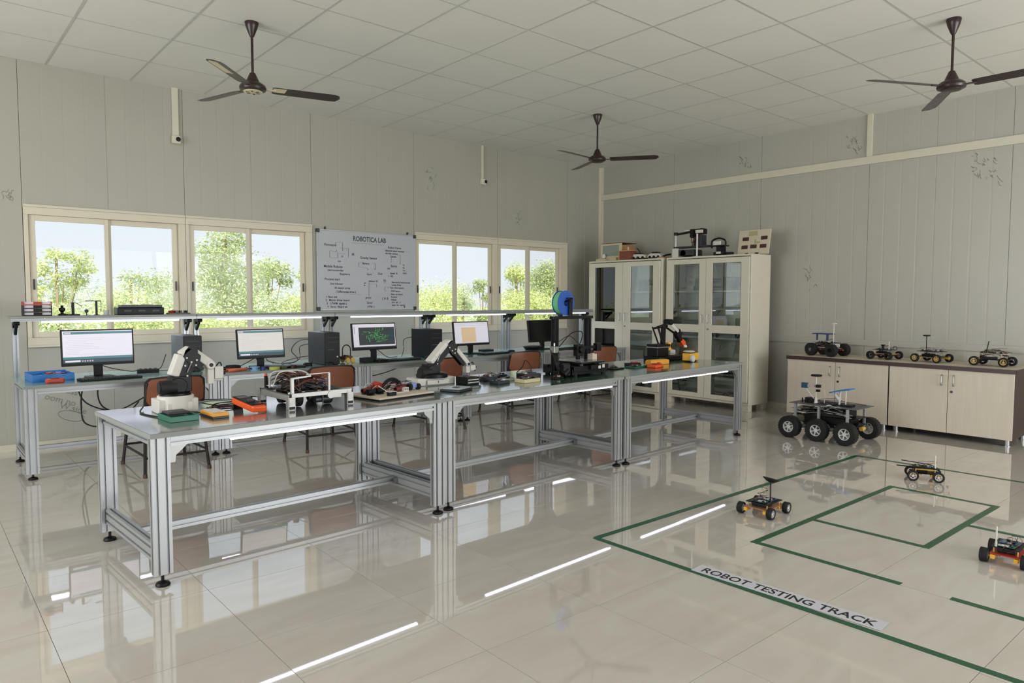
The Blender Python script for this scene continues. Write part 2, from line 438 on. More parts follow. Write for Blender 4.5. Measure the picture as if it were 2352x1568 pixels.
# ---- windows
def window(idx, x0, x1, x2, x3, xa, xb):
    # x0..x1 and x2..x3 are the two glazed openings, xa..xb the outer frame
    z0, z1 = 1.108, 2.162
    w = tag(empty('window_%d' % idx, ((xa + xb) / 2, 0, 0)), kind='structure')
    ox = -(xa + xb) / 2
    f = MB()
    f.b2((xa + ox, -0.018, 0.985), (xb + ox, 0.075, 1.055)); f.b2((xa + ox, -0.018, 2.215), (xb + ox, 0.075, 2.285))
    f.b2((xa + ox, -0.018, 1.055), (x0 - .055 + ox, 0.075, 2.215)); f.b2((x3 + .055 + ox, -0.018, 1.055), (xb + ox, 0.075, 2.215))
    f.obj('window_frame', FRAME, w, bevel=0.003)
    f = MB(); f.b2((xa + ox, -0.03, 0.965), (xb + ox, -0.0005, 0.985)); f.b2((xa + ox, -0.026, 2.285), (xb + ox, -0.0005, 2.31))
    f.obj('window_flashing', CREAM, w, bevel=0.002)
    for k, (a, b, y) in enumerate(((x0, x1, 0.012), (x2, x3, 0.040))):
        s = MB(); e = 0.052; a_, b_ = a + ox, b + ox
        l = e if k == 0 else (x2 - x1) * .55; r_ = e if k == 1 else (x2 - x1) * .55
        s.b2((a_ - l, y - .012, 1.056), (a_, y + .012, 2.214)); s.b2((b_, y - .012, 1.056), (b_ + r_, y + .012, 2.214))
        s.b2((a_, y - .012, 1.056), (b_, y + .012, z0)); s.b2((a_, y - .012, z1), (b_, y + .012, 2.214))
        so = s.obj('sash', FRAME, w, bevel=0.002)
        MB().b2((a_, y - .002, z0), (b_, y + .002, z1)).obj('pane', WGLASS, so)
        lx = a_ - .026 if k == 0 else b_ + .026
        MB().box((lx, y - .018, 1.56), (.014, .012, .10)).box((lx, y - .024, 1.545), (.01, .012, .03)).obj('latch', DGREY, w, bevel=0.002)
    return w
window(1, -7.838, -7.260, -7.196, -6.622, -7.93, -6.50)
window(2, -6.408, -5.850, -5.778, -5.200, -6.497, -5.07)
window(3, -3.557, -3.000, -2.913, -2.348, -3.63, -2.215)
window(4, -2.142, -1.650, -1.546, -0.998, -2.21, -0.79)

# ================================================================== OUTSIDE
GRASS = M('outside_grass', 'a9b57e', 0.9, vary=0.3, scale=2)
g = MB().b2((-60, 0.4, -0.9), (90, 120, -0.6)).obj('outdoor_ground', GRASS)
tag(g, kind='structure')
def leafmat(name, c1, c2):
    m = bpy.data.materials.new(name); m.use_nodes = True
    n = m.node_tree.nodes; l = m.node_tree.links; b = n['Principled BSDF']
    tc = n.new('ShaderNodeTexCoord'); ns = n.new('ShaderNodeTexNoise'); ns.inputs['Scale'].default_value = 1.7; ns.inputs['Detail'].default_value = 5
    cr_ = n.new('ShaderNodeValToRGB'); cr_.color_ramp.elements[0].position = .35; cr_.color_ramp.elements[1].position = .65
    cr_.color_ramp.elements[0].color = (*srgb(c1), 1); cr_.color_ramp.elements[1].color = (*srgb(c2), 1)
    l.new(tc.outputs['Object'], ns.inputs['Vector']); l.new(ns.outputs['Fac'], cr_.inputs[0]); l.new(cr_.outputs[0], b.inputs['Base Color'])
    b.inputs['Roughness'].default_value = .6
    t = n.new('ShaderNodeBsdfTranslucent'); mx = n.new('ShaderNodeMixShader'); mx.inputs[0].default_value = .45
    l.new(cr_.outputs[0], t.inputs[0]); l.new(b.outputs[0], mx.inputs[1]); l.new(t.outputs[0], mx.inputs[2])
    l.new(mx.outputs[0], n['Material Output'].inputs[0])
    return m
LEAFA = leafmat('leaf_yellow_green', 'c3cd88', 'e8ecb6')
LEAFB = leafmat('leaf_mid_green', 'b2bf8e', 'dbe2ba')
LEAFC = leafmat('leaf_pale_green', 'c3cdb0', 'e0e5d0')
BARK = M('bark', '9a8a74', 0.9, vary=.2)
def tree(name, label, cat, x, y, top, rad, mat, seed, n=2600, low=None, leaf=0.095, clumps=20, group=None, trunk=True):
    rr = random.Random(seed); t = thing(name, label, cat, (x, y, -0.6), 0, group)
    H_ = top + 0.6; m = MB(); st = MB(); low = H_ * .45 if low is None else low
    cl = []
    for k in range(clumps):
        a = rr.uniform(0, 2 * PI); q = rr.random() ** .5
        zz = rr.uniform(low, H_ - .30 * rad); shrink = 1 - .35 * max(0, (zz - low) / (H_ - low)) ** 2
        cl.append(Vector((math.cos(a) * q * rad * shrink, math.sin(a) * q * rad * .8 * shrink, zz)))
    cl[0] = Vector((0, 0, H_ - .3 * rad))
    for c in cl:
        cr0 = rad * rr.uniform(.30, .50)
        for k in range(n // clumps):
            d = Vector((rr.gauss(0, 1), rr.gauss(0, 1), rr.gauss(0, .55))).normalized() * cr0 * rr.random() ** .33
            p = c + d; s = leaf * rr.uniform(.6, 1.15)
            u = Vector((rr.gauss(0, 1), rr.gauss(0, 1), rr.gauss(0, .5))).normalized(); w = u.cross(Vector((rr.gauss(0, .4), rr.gauss(0, .4), 1))).normalized()
            dn = Vector((0, 0, -.22 * s))
            m.add([p, p + u * s * .5 + w * s * .22, p + u * s + dn, p + u * s * .5 - w * s * .22], [(0, 1, 2, 3)])
    if trunk:
        st.tube([(0, 0, 0), (.05, 0, low * .6), (0, .05, low + .2), (0, 0, H_ - .4 * rad)], (.018 + rad * .012), n=7)
        for c in cl[:9]: st.tube([(0, 0, low * .75 + rr.uniform(-.2, .3)), c * .55 + Vector((0, 0, low * .35)), c], .011, n=5, sub=3)
        st.obj('trunk', BARK, t, smooth=True)
    tag(m.obj('foliage', mat, t), kind='stuff')
    return t
TR = [
 ('leafy_tree', 'yellow-green tree with a rounded crown behind the leftmost window pane', 'tree', -6.38, 9.2, 2.50, .62, LEAFA, 11, 5200, 1.2),
 ('leafy_tree', 'low green tree straddling the mullion of the leftmost window', 'tree', -4.5, 11.5, 2.20, .95, LEAFB, 12, 6000, 1.0),
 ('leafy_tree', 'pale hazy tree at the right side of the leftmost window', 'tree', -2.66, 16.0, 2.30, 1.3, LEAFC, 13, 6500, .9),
 ('tall_tree', 'tallest tree, its open crown filling the window beside the whiteboard', 'tree', -3.23, 8.4, 3.2, 1.05, LEAFB, 14, 11000, 1.4),
 ('leafy_tree', 'tree with star-shaped leaf clusters in the pane left of the whiteboard', 'tree', -1.55, 10.2, 2.50, .60, LEAFB, 15, 4600, 1.3),
 ('leafy_tree', 'bright tree at the window edge nearest the left side of the whiteboard', 'tree', -.95, 9.2, 2.2, .62, LEAFA, 16, 6000, 0.7),
 ('leafy_tree', 'bright rounded tree in the pane just right of the whiteboard', 'tree', 2.5, 8.6, 1.80, .95, LEAFA, 17, 8000, .5),
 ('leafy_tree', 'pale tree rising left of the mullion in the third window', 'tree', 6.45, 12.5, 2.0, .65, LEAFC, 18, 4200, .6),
 ('leafy_tree', 'green tree touching the right frame of the third window', 'tree', 5.3, 9.9, 2.05, .42, LEAFB, 19, 4000, .6),
 ('leafy_tree', 'full tree filling the left pane of the window nearest the corner', 'tree', 5.25, 8.2, 2.48, .95, LEAFA, 20, 11000, .5),
 ('leafy_tree', 'full pale green tree in the right pane of the window nearest the corner', 'tree', 6.75, 8.3, 2.72, 1.05, LEAFB, 21, 12000, .5),
]
for a in TR: tree(*a)
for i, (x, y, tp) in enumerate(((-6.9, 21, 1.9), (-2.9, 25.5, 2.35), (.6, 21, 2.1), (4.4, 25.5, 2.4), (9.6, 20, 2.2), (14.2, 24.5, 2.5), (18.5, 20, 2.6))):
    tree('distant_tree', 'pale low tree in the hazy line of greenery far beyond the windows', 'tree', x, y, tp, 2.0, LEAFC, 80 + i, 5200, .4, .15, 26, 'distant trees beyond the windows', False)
k = 0
for x, y, c in ((-9.6, 7.0, 0), (-7.6, 5.4, 1), (-5.6, 7.0, 0), (-4.6, 4.9, 0), (-2.9, 6.3, 1), (-1.6, 8.0, 0), (-.2, 5.6, 1), (1.6, 7.4, 0), (3.6, 6.0, 0), (5.6, 5.4, 1), (3.4, 10.6, 0), (7.6, 5.6, 1), (8.8, 9.2, 0), (-7.6, 11.5, 1), (.6, 12.0, 1), (6.8, 15.5, 1), (-3.4, 20.0, 1), (10.6, 13, 1)):
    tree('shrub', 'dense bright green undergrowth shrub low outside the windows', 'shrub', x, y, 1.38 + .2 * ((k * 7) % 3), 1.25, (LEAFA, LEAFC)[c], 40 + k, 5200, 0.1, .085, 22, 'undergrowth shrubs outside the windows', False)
    k += 1

# ================================================================== CENTRE WORKBENCHES
TA = R(3.37)
def foot(m, x, y, z=0.0):
    m.lathe([(.034, z), (.036, z + .006), (.030, z + .016), (.012, z + .022), (.008, z + .026), (.008, z + .075)], (x, y, 0), n=16)
def bench(ox, oy, L, topmat, label, led=(0.40, 1.70)):
    t = thing('workbench', label, 'workbench', (ox, oy, 0), TA, 'aluminium workbenches in the middle row')
    W = 0.99
    MB().b2((0, 0, .748), (L, W, .772)).obj('tabletop', [topmat], t, bevel=.002)
    e = MB(); q = .0015
    e.b2((-q, -q, .7475), (L + q, 0, .7705)).b2((-q, W, .7475), (L + q, W + q, .7705)).b2((-q, 0, .7475), (0, W, .7705)).b2((L, 0, .7475), (L + q, W, .7705))
    e.obj('edge_band', EDGE, t)
    lx = (.048, L - .048); ly = (.033, W - .033)
    for x in lx:
        for y in ly:
            l = MB().profile((x, y, .058), (x, y, .7468), .09, .045, up=(0, 1, 0)).obj('leg', ALU, t)
            f = MB(); foot(f, x, y); f.obj('levelling_foot', BLACK, l, smooth=True)
    for y in ly: MB().profile((lx[0] + .046, y, .7235), (lx[1] - .046, y, .7235), .045, .045).obj('top_rail', ALU, t)
    for x in lx:
        MB().profile((x, ly[0] + .0235, .7235), (x, ly[1] - .0235, .7235), .045, .045).obj('top_rail', ALU, t)
        MB().profile((x, ly[0] + .0235, .150), (x, ly[1] - .0235, .150), .045, .09).obj('lower_rail', ALU, t)
    s = MB().profile((lx[0] + .023, W * .52, .150), (lx[1] - .023, W * .52, .150), .045, .045).obj('stretcher', ALU, t)
    for k, sx in ((0, 1), (1, -1)):
        xx = lx[k] + sx * .046
        g = MB()
        for y in ly:
            g.prism([(0, 0), (.085, 0), (.06, -.025), (.03, -.05), (.025, -.085), (0, -.085)], (xx, y - .012, .7005), (sx, 0, 0), (0, 0, 1), (0, .024, 0))
        g.each('gusset', STEEL, t)
        c = MB(); xx2 = lx[k] + sx * .0245
        for dy in (-.045, .035):
            c.box((xx2 + sx * .012, W * .52 + dy, .150), (.024, .014, .034)); c.cyl((xx2 + sx * .018, W * .52 + dy, .150), (xx2 + sx * .03, W * .52 + dy, .150), .007, n=8)
        c.obj('corner_bracket', STEEL, t)
    MB().b2((led[0], .012, .690), (led[1], .034, .7008)).obj('led_strip', LED, t)
    MB().b2((led[1], .010, .688), (led[1] + .06, .036, .7008)).tube([(led[1] + .05, .02, .695), (led[1] + .09, .03, .68), (led[1] + .12, .05, .69)], .004, n=5).obj('led_connector', DGREY, t)
    return t
def Wp(ox, oy, u, v, z=0.0):
    return (ox + math.cos(TA) * u - math.sin(TA) * v, oy + math.sin(TA) * u + math.cos(TA) * v, z)
B1 = (-7.924, -4.328); B2 = (-6.086, -4.200); B3 = (-4.134, -4.098)
bench(*B1, 1.832, PANEL, 'grey-topped aluminium workbench nearest the camera, carrying the large white robot arm', (.40, 1.60))
bench(*B2, 1.94, GREENT, 'green-topped aluminium workbench in the middle, carrying the desktop printer', (.38, 1.80))
bench(*B3, 2.02, GREENT, 'green-topped aluminium workbench at the far end, nearest the glazed cabinets', (.28, 1.72))
TZ = 0.7725

# ================================================================== DESKS ALONG THE WINDOWS
DX = [-8.13, -6.632, -5.165, -3.85, -2.53, -1.0]
DESKL = ['green-topped computer desk under the leftmost window', 'computer desk under the second window, holding the pliers', 'computer desk below the whiteboard',
         'computer desk under the third window, with the pale beige document on its monitor', 'last computer desk, next to the glazed cabinets']
def desk(x0, x1, label, idx):
    L = x1 - x0 - .006; t = thing('computer_desk', label, 'desk', (x0, -1.43, 0), 0, 'computer desks with overhead shelf along the windows')
    W = .88; Z = .722
    MB().b2((0, 0, Z), (L, W, Z + .025)).obj('tabletop', DESKT, t, bevel=.002)
    MB().b2((-.001, -.0015, Z + .0005), (L + .001, 0, Z + .0235)).obj('edge_band', EDGE, t)
    lx = (.046, L - .046); ly = (.035, W - .03)
    for x in lx:
        l = MB().profile((x, ly[0], .045), (x, ly[0], Z - .0008), .09, .045, up=(0, 1, 0)).obj('leg', ALU, t)
        f = MB(); foot(f, x, ly[0], 0); f.obj('levelling_foot', BLACK, l, smooth=True)
        l = MB().profile((x, ly[1], .045), (x, ly[1], 1.232), .045 if idx else .045, .045, up=(0, 1, 0)).obj('shelf_upright', ALU, t)
        f = MB(); foot(f, x, ly[1], 0); f.obj('levelling_foot', BLACK, l, smooth=True)
        MB().profile((x, ly[0] + .0235, Z - .0235), (x, ly[1] - .0235, Z - .0235), .045, .045).obj('top_rail', ALU, t)
        MB().profile((x, ly[0] + .0235, .14), (x, ly[1] - .0235, .14), .045, .045).obj('lower_rail', ALU, t)
        # swivel bracket that carries the shelf
        b = MB(); b.box((x, ly[1] - .06, 1.212), (.035, .12, .03)).cyl((x - .02, ly[1] - .03, 1.195), (x + .02, ly[1] - .03, 1.195), .022, n=14).cyl((x - .022, ly[1] - .12, 1.215), (x + .022, ly[1] - .12, 1.215), .018, n=12)
        b.beam((x, ly[1] - .02, 1.12), (x, ly[1] - .12, 1.21), .02, .02); b.obj('shelf_bracket', BLACK, t, smooth=True)
    MB().profile((lx[0] + .046, ly[0], Z - .0235), (lx[1] - .046, ly[0], Z - .0235), .045, .045).obj('top_rail', ALU, t)
    MB().profile((lx[0] + .023, ly[1], Z - .0235), (lx[1] - .023, ly[1], Z - .0235), .045, .045).obj('top_rail', ALU, t)
    MB().profile((lx[0] + .023, ly[1], .10), (lx[1] - .023, ly[1], .10), .045, .045).obj('lower_rail', ALU, t)
    g = MB()
    for sx, xx in ((1, lx[0] + .046), (-1, lx[1] - .046)): g.prism([(0, 0), (.07, 0), (.05, -.02), (.02, -.05), (0, -.07)], (xx, ly[0] - .01, Z - .047), (sx, 0, 0), (0, 0, 1), (0, .02, 0))
    g.each('gusset', STEEL, t)
    s = MB().b2((0 if idx else .0, ly[1] - .20, 1.256), (L, ly[1] + .06, 1.277)).obj('shelf', EDGE, t, bevel=.002)
    MB().profile((0, ly[1] - .185, 1.244), (L, ly[1] - .185, 1.244), .03, .022).obj('shelf_rail', ALU, t)
    MB().b2((.22 if idx == 0 else .20, ly[1] - .20, 1.218), (L - .16, ly[1] - .17, 1.2325)).obj('led_strip', LED, t)
    return t
for i in range(5): desk(DX[i], DX[i + 1], DESKL[i], i)
DZ = .7475; SZ = 1.2775

# ---- monitors
def disp(name, rgb, e): return M(name, rgb, .3, emit=e, vary=0)
SW = disp('screen_white', 'bbb8c2', .8); SW2 = disp('screen_warm_white', 'b4b1ac', .8); ST = disp('screen_teal', '2f6068', .8); SD = disp('screen_dark', '22262a', .8); SDT = disp('screen_dark_teal', '102c38', .8)
SG = disp('screen_green_trace', '2f9a45', .8); STAN = disp('screen_tan', 'b39d7c', .85); SLG = disp('screen_line_grey', '9a96a2', .8); SOFF = M('screen_off', '0b0c0e', .15)
def monitor(x, y, w, h, zb, label, kind, tilt=8.0, rz=0.0):
    t = thing('computer_monitor', label, 'monitor', (x, y, DZ), rz, 'computer monitors on the window desks')
    c = zb - DZ; c_ = c; tl = (R(-tilt), 0, 0); c = 0.0
    MB().b2((-w / 2, -.012, c), (w / 2, .018, c + h)).obj('bezel', BLACK, t, bevel=.004, loc=(0, 0, c_), rot=tl)
    MB().b2((-w * .36, .018, c + h * .2), (w * .36, .038, c + h * .8)).obj('back_cover', BLACKM, t, bevel=.006, loc=(0, 0, c_), rot=tl)
    MB().b2((-.035, .024, .012), (.035, .045, c_ + .02)).b2((-.035, .0455, c_ - .02), (.035, .060, c_ + h * .4)).obj('stand_neck', BLACK, t, bevel=.004)
    MB().prism([(-.12, -.08), (.12, -.08), (.10, .09), (-.10, .09)], (0, 0, 0.0003), (1, 0, 0), (0, 1, 0), (0, 0, .012)).obj('stand_base', BLACK, t, bevel=.003)
    a, b = -w / 2 + .012, w / 2 - .012; z0, z1 = c + .026, c + h - .012; W = b - a; H_ = z1 - z0
    m = MB(); mats = [SW, ST, SDT, SLG, SD, SG, STAN, SW2]
    def R_(u0, v0, u1, v1, k, d): m.b2((a + u0 * W, -.0125 - d, z0 + v0 * H_), (a + u1 * W, -.0122, z0 + v1 * H_), k)
    if kind in (1, 2):
        R_(0, 0, 1, 1, 0 if kind == 1 else 7, 0.0005); R_(.02, .90, 1, .975, 1, .001); R_(.03, .91, .12, .965, 3, .0014); R_(0, .10, 1, .19, 1, .001); R_(0, 0, 1, .12, 2, .0012); R_(.03, .03, .24, .085, 0, .0016)
        for i in range(5): R_(.26 + .035 * i, .035, .28 + .035 * i, .075, 3, .0016)
        rr = random.Random(kind)
        for i in range(11): R_(.04 + .02 * (i % 3), .82 - i * .055, .12 + rr.uniform(.1, .55), .826 - i * .055, 3, .0009)
    elif kind == 3:
        R_(0, 0, 1, 1, 0, .0005); R_(.13, .11, .985, .86, 4, .001); R_(0, .0, 1, .04, 4, .001)
        rr = random.Random(3)
        for i in range(46):
            u = rr.uniform(.2, .78); v = rr.uniform(.22, .75)
            if rr.random() < .5: R_(u, v, u + rr.uniform(.04, .16), v + .008, 5, .0014)
            else: R_(u, v, u + .005, v + rr.uniform(.05, .15), 5, .0014)
        for i in range(26):
            u = rr.gauss(.52, .07); v = rr.gauss(.52, .09); R_(u, v, u + .03, v + .02, 5, .0018)
        R_(.02, .6, .05, .9, 3, .0012); R_(.86, .2, .95, .75, 3 if False else 2, .0014)
    elif kind == 4:
        R_(0, 0, 1, 1, 0, .0005); R_(0, .93, 1, .94, 3, .001); R_(0, .85, 1, .856, 3, .001); R_(.20, .05, .62, .76, 6, .001); R_(0, 0, 1, .03, 3, .0012)
        for i in range(4): R_(.05, .955 - i * .03, .3 + .1 * i, .96 - i * .03, 3, .0014)
    if kind: m.obj('display', mats, t, loc=(0, 0, c_), rot=tl)
    else: MB().b2((a, -.0130, z0), (b, -.0122, z1)).obj('display', SOFF, t, loc=(0, 0, c_), rot=tl)
    return t
monitor(-7.54, -1.06, .556, .31, .853, 'widest monitor, showing a white code window, on the leftmost desk', 1, 3.0)
monitor(-6.105, -1.05, .475, .293, .835, 'monitor with a white page and dark teal bars, left of the second window mullion', 2)
monitor(-4.83, -1.06, .55, .298, .863, 'monitor showing a green circuit layout on a dark canvas', 3)
monitor(-3.43, -1.00, .545, .297, .852, 'monitor showing a tan page on a white window', 4)
monitor(-2.17, -.96, .54, .297, .846, 'switched-off black monitor behind the printer', 0)
# ---- keyboards and mice
def keyboard(x, y, rz, label, L=.44):
    t = thing('keyboard', label, 'keyboard', (x, y, DZ + .0003), rz, 'keyboards on the window desks')
    MB().prism([(-L / 2, -.07), (L / 2, -.07), (L / 2, .07), (-L / 2, .07)], (0, 0, 0), (1, 0, 0), (0, 1, 0), (0, 0, .016)).obj('body', BLACK, t, bevel=.004)
    k = MB()
    for r_ in range(5):
        for c in range(18):
            k.box((-L / 2 + .02 + c * (L - .04) / 17, -.05 + r_ * .023, .0185), (.017, .017, .005))
    tag(k.obj('keys', DGREY, t), kind='stuff')
    return t
keyboard(-7.50, -1.29, R(3), 'black keyboard in front of the widest monitor', .47)
keyboard(-5.95, -1.27, R(-5), 'black keyboard in front of the monitor with teal bars', .36)
keyboard(-4.62, -1.27, R(2), 'black keyboard under the circuit layout monitor', .44)
keyboard(-3.25, -1.20, R(3), 'black keyboard in front of the tan page monitor', .42)
def mouse(x, y, rz, label):
    t = thing('computer_mouse', label, 'mouse', (x, y, DZ), rz, 'computer mice on the desks')
    MB().lathe([(.0, .034), (.02, .031), (.029, .02), (.031, .004), (.029, .0)], n=14).obj('shell', BLACK, t, smooth=True).scale = (1, 1.6, 1)
    MB().box((0, .022, .0325), (.004, .014, .006)).obj('scroll_wheel', GREY, t)
    return t
mouse(-5.70, -1.22, R(80), 'black mouse right of the keyboard on the second desk')
mouse(-5.50, -1.31, R(70), 'black mouse by the front corner of the tower on the second desk')
mouse(-4.30, -1.33, R(60), 'black mouse in front of the tower on the desk below the whiteboard')
mouse(-2.93, -1.17, R(60), 'black mouse right of the keyboard under the third window')
# ---- computer towers
def tower(x, y, label, side):
    t = thing('computer_tower', label, 'computer', (x, y, DZ), 0, 'computer towers on the window desks')
    W = .165; D = .40; H_ = .335
    MB().b2((0, .012, .006), (W, D, H_)).obj('case', side, t, bevel=.004)
    MB().b2((.0, 0, .004), (W, .012, H_ - .002)).obj('front_panel', BLACK, t, bevel=.003)
    m = MB().b2((.03, -.003, H_ * .46), (.10, 0, H_ * .475)).b2((.03, -.002, H_ * .84), (W - .02, 0, H_ * .845)).b2((.03, -.002, H_ * .7), (W - .02, 0, H_ * .705))
    m.obj('drive_slot', GREY, t)
    MB().cyl((W - .03, 0, H_ * .25), (W - .03, -.004, H_ * .25), .009, n=12).obj('power_button', STEEL, t, smooth=True)
    f = MB()
    for a in (.02, W - .02):
        for b in (.04, D - .04): f.b2((a - .012, b - .012, 0), (a + .012, b + .012, .006))
    f.each('case_foot', RUBBER, t)
tower(-6.855, -1.10, 'grey-sided computer tower under the mullion between the first two windows', GREY)
tower(-5.545, -1.30, 'black computer tower left of the circuit layout monitor', DGREY)
tower(-4.255, -1.30, 'black computer tower right of the circuit layout monitor', BLACK)

# ================================================================== CHAIRS
def chair_proto():
    t = thing('chair', '', 'chair', (0, 0, 0), 0, 'brown vinyl chairs at the window desks')
    hw = .235
    for sx in (-1, 1):
        MB().tube([(sx * .255, .36, 0.004), (sx * .225, .33, .30), (sx * .215, .30, .43)], .013, n=8, sub=2).obj('leg', CHAIRM, t, smooth=True)
        MB().tube([(sx * .25, -.29, 0.004), (sx * .23, -.24, .30), (sx * .222, -.215, .43), (sx * .225, -.245, .58), (sx * .215, -.285, .76)], .013, n=8, sub=3).obj('leg', CHAIRM, t, smooth=True)
        MB().cyl((sx * .255, .36, 0), (sx * .254, .359, .03), .017, n=8).cyl((sx * .25, -.29, 0), (sx * .249, -.288, .03), .017, n=8).each('leg_tip', M('worn_leg_tip', '4f3a30', .6), t, smooth=True)
        MB().cyl((sx * .238, .345, .165), (sx * .238, -.268, .165), .0095, n=8).obj('stretcher', CHAIRM, t, smooth=True)
    MB().cyl((-.24, .343, .175), (.24, .343, .175), .0095, n=8).obj('stretcher', CHAIRM, t, smooth=True)
    MB().cyl((-.238, -.266, .15), (.238, -.266, .15), .0095, n=8).obj('stretcher', CHAIRM, t, smooth=True)
    s = MB(); N = 8
    for i in range(N + 1):
        u = -1 + 2 * i / N; zz = .445 - .018 * (1 - u * u)
        for y, dz in ((-.21, .0), (-.05, -.008), (.13, -.004), (.26, -.015)): s.v.append((u * .225, y, zz + dz))
    k = len(s.v); s.v += [(x, y, z - .022) for x, y, z in s.v]
    for i in range(N):
        for j in range(3):
            a = i * 4 + j; s.f += [(a, a + 4, a + 5, a + 1), (k + a, k + a + 1, k + a + 5, k + a + 4)]; s.m += [0, 0]
        for a, b in ((i * 4, i * 4 + 4), (i * 4 + 7, i * 4 + 3)): s.f.append((b, a, a + k, b + k)); s.m.append(0)
    for j in range(3): s.f += [(j + 1, j, j + k, j + 1 + k), (N * 4 + j, N * 4 + j + 1, N * 4 + j + 1 + k, N * 4 + j + k)]; s.m += [0, 0]
    s.obj('seat', BROWN, t, smooth=True)
    def back(x, y, th, mat, name, inset, z0, z1):
        m = MB(); N = 12; rows = 6
        for f in (0, 1):
            for i in range(N + 1):
                u = -1 + 2 * i / N
                for j in range(rows + 1):
                    v = j / rows; z = z0 + (z1 - z0) * v
                    wd = hw - inset - (.035 * max(0, (v - .78) / .22) ** 2) - (.03 * max(0, (.2 - v) / .2) ** 2)
                    yy = -.255 - .03 * v - .045 * (1 - u * u) - f * th + y
                    m.v.append((u * wd, yy, z - .012 * u * u * (v > .99)))
        k = (N + 1) * (rows + 1); r1 = rows + 1
        for i in range(N):
            for j in range(rows):
                a = i * r1 + j; m.f += [(a, a + 1, a + r1 + 1, a + r1), (k + a, k + a + r1, k + a + r1 + 1, k + a + 1)]
            for j in (0, rows):
                a = i * r1 + j; m.f.append((a, a + r1, a + r1 + k, a + k))
        for i in (0, N):
            for j in range(rows): a = i * r1 + j; m.f.append((a, a + 1, a + 1 + k, a + k))
        m.m = [0] * len(m.f)
        return m.obj(name, mat, t, smooth=True)
    back(0, -.0015, .010, BROWN, 'backrest', .016, .565, .795)
    back(0, .008, .008, CHAIRM, 'backrest_frame', 0.0, .548, .808)
    return t
CH = chair_proto(); index_kids()
CL = ['brown chair nearest the camera, behind the large white robot arm', 'brown chair seen through the white robot frame', 'brown chair behind the second white robot arm',
      'brown chair left of the desktop printer, facing the third window desk', 'brown chair in front of the glazed cabinets, right of the printer']
for i, (x, y, a) in enumerate(((-7.155, -1.62, 1.5), (-5.735, -1.60, -5), (-4.42, -1.55, 2), (-3.10, -1.38, -6), (-1.68, -1.36, -3))):
    c = CH if i == 0 else copy_tree(CH)
    c.location = (x, y, 0); c.rotation_euler = (0, 0, R(a)); c['label'] = CL[i]

# ================================================================== WHITEBOARD
t = thing('whiteboard', 'whiteboard covered in handwritten diagrams between the two window pairs', 'whiteboard', (-4.32, -.003, 1.776))
hw, hh = .70, .488
MB().b2((-hw + .012, -.016, -hh + .012), (hw - .012, 0, hh - .012)).obj('writing_surface', BOARDM, t)
f = MB()
for a, b in (((-hw, -.02, hh - .014), (hw, 0, hh)), ((-hw, -.02, -hh), (hw, 0, -hh + .014)), ((-hw, -.02, -hh + .014), (-hw + .014, 0, hh - .014)), ((hw - .014, -.02, -hh + .014), (hw, 0, hh - .014))): f.b2(a, b)
f.obj('frame', ALU, t, bevel=.002)
for sx in (-1, 1):
    for sz in (-1, 1): MB().box((sx * (hw - .018), -.013, sz * (hh - .018)), (.046, .028, .046)).obj('corner_cap', DGREY, t, bevel=.008)
for x in (-.58, .58): MB().cyl((x, 0.0, hh + .022), (x, -.012, hh + .022), .012, n=10).b2((x - .012, -.004, hh - .002), (x + .012, -.001, hh + .03)).obj('hanger', DGREY, t)
def wt_(s, px, pz, size=.036, bold=0.0006, sx=1.0):
    # px, pz in the frame of the board, left edge of the words
    q = text('handwriting', s, size, MARK, t, frame4((px, -.0166, pz), (1, 0, -.012), (.012, 0, 1)), sx, bold, .0002, 'LEFT')
wt_('ROBOTICA LAB', -.215, .395, .085, .002, .78)
L_ = [('Firmware', -.60, .305, .04), ('IR', -.235, .20, .045), ('out', -.425, .112, .03), ('Mobile Robots', -.61, .045, .042), ('microcontroller', -.56, .0, .033), ('Raspberry', -.40, -.045, .034), ('Process start', -.60, -.11, .038),
 ('Line follower', -.53, -.165, .032), ('IR sensor array', -.47, -.215, .034), ('( Differential drive )', -.455, -.262, .034), ('1  Base unit', -.59, -.325, .032), ('2   Motor driver board', -.59, -.365, .034), ('3   ( PWM  signals )', -.58, -.405, .034), ('4   Servo / Board set', -.57, -.445, .032),
 ('Gravity Sensor', -.12, .165, .04), ('Battery', -.09, .095, .034), ('Gyro', -.03, -.04, .034), ('Out', .13, -.03, .04), ('sensor IC', 0.0, -.125, .034), ('R2', .21, -.115, .036), ('on', -.07, -.15, .028), ('in', -.07, -.18, .028), ('ground', -.05, -.335, .028), ('Sensor', -.03, -.40, .03), ('( PP81 )', -.03, -.45, .034), ('( A B', .19, -.345, .042),
 ('Robot frame', .28, .31, .038), ('ultrasonic sensor mounted', .24, .268, .026), ('encoder motors', .24, .235, .028), ('Camera', .31, .195, .03), ('Servo', .32, .075, .04), ('link', .27, .04, .028), ('Tx', .50, .09, .026), ('Rx', .50, .055, .026), ('Vcc', .50, .02, .026), ('GND', .50, -.015, .026), ('Speed  %', .31, -.02, .03), ('1  PID', .28, -.06, .03),
 ('Remote & Autonomous', .33, -.135, .029), ('modes & lidar', .33, -.17, .026), ('1  Test robot system', .27, -.205, .029), ('WIFI Sensor', .32, -.25, .028), ('Slow  on board', .32, -.29, .028), ('Actuator', .32, -.325, .026), ('Gripper', .32, -.36, .026), ('Arm  lab .  b', .33, -.395, .026), ('chart  for  manual', .33, -.43, .028)]
for s, px, pz, sz in L_: wt_(s, px, pz, sz, .0009)
ln = MB()
def wl_(*p):
    for a, b in zip(p[:-1], p[1:]): ln.beam((a[0], -.0168, a[1]), (b[0], -.0168, b[1]), 0.0012, .006, up=(0, 1, 0))
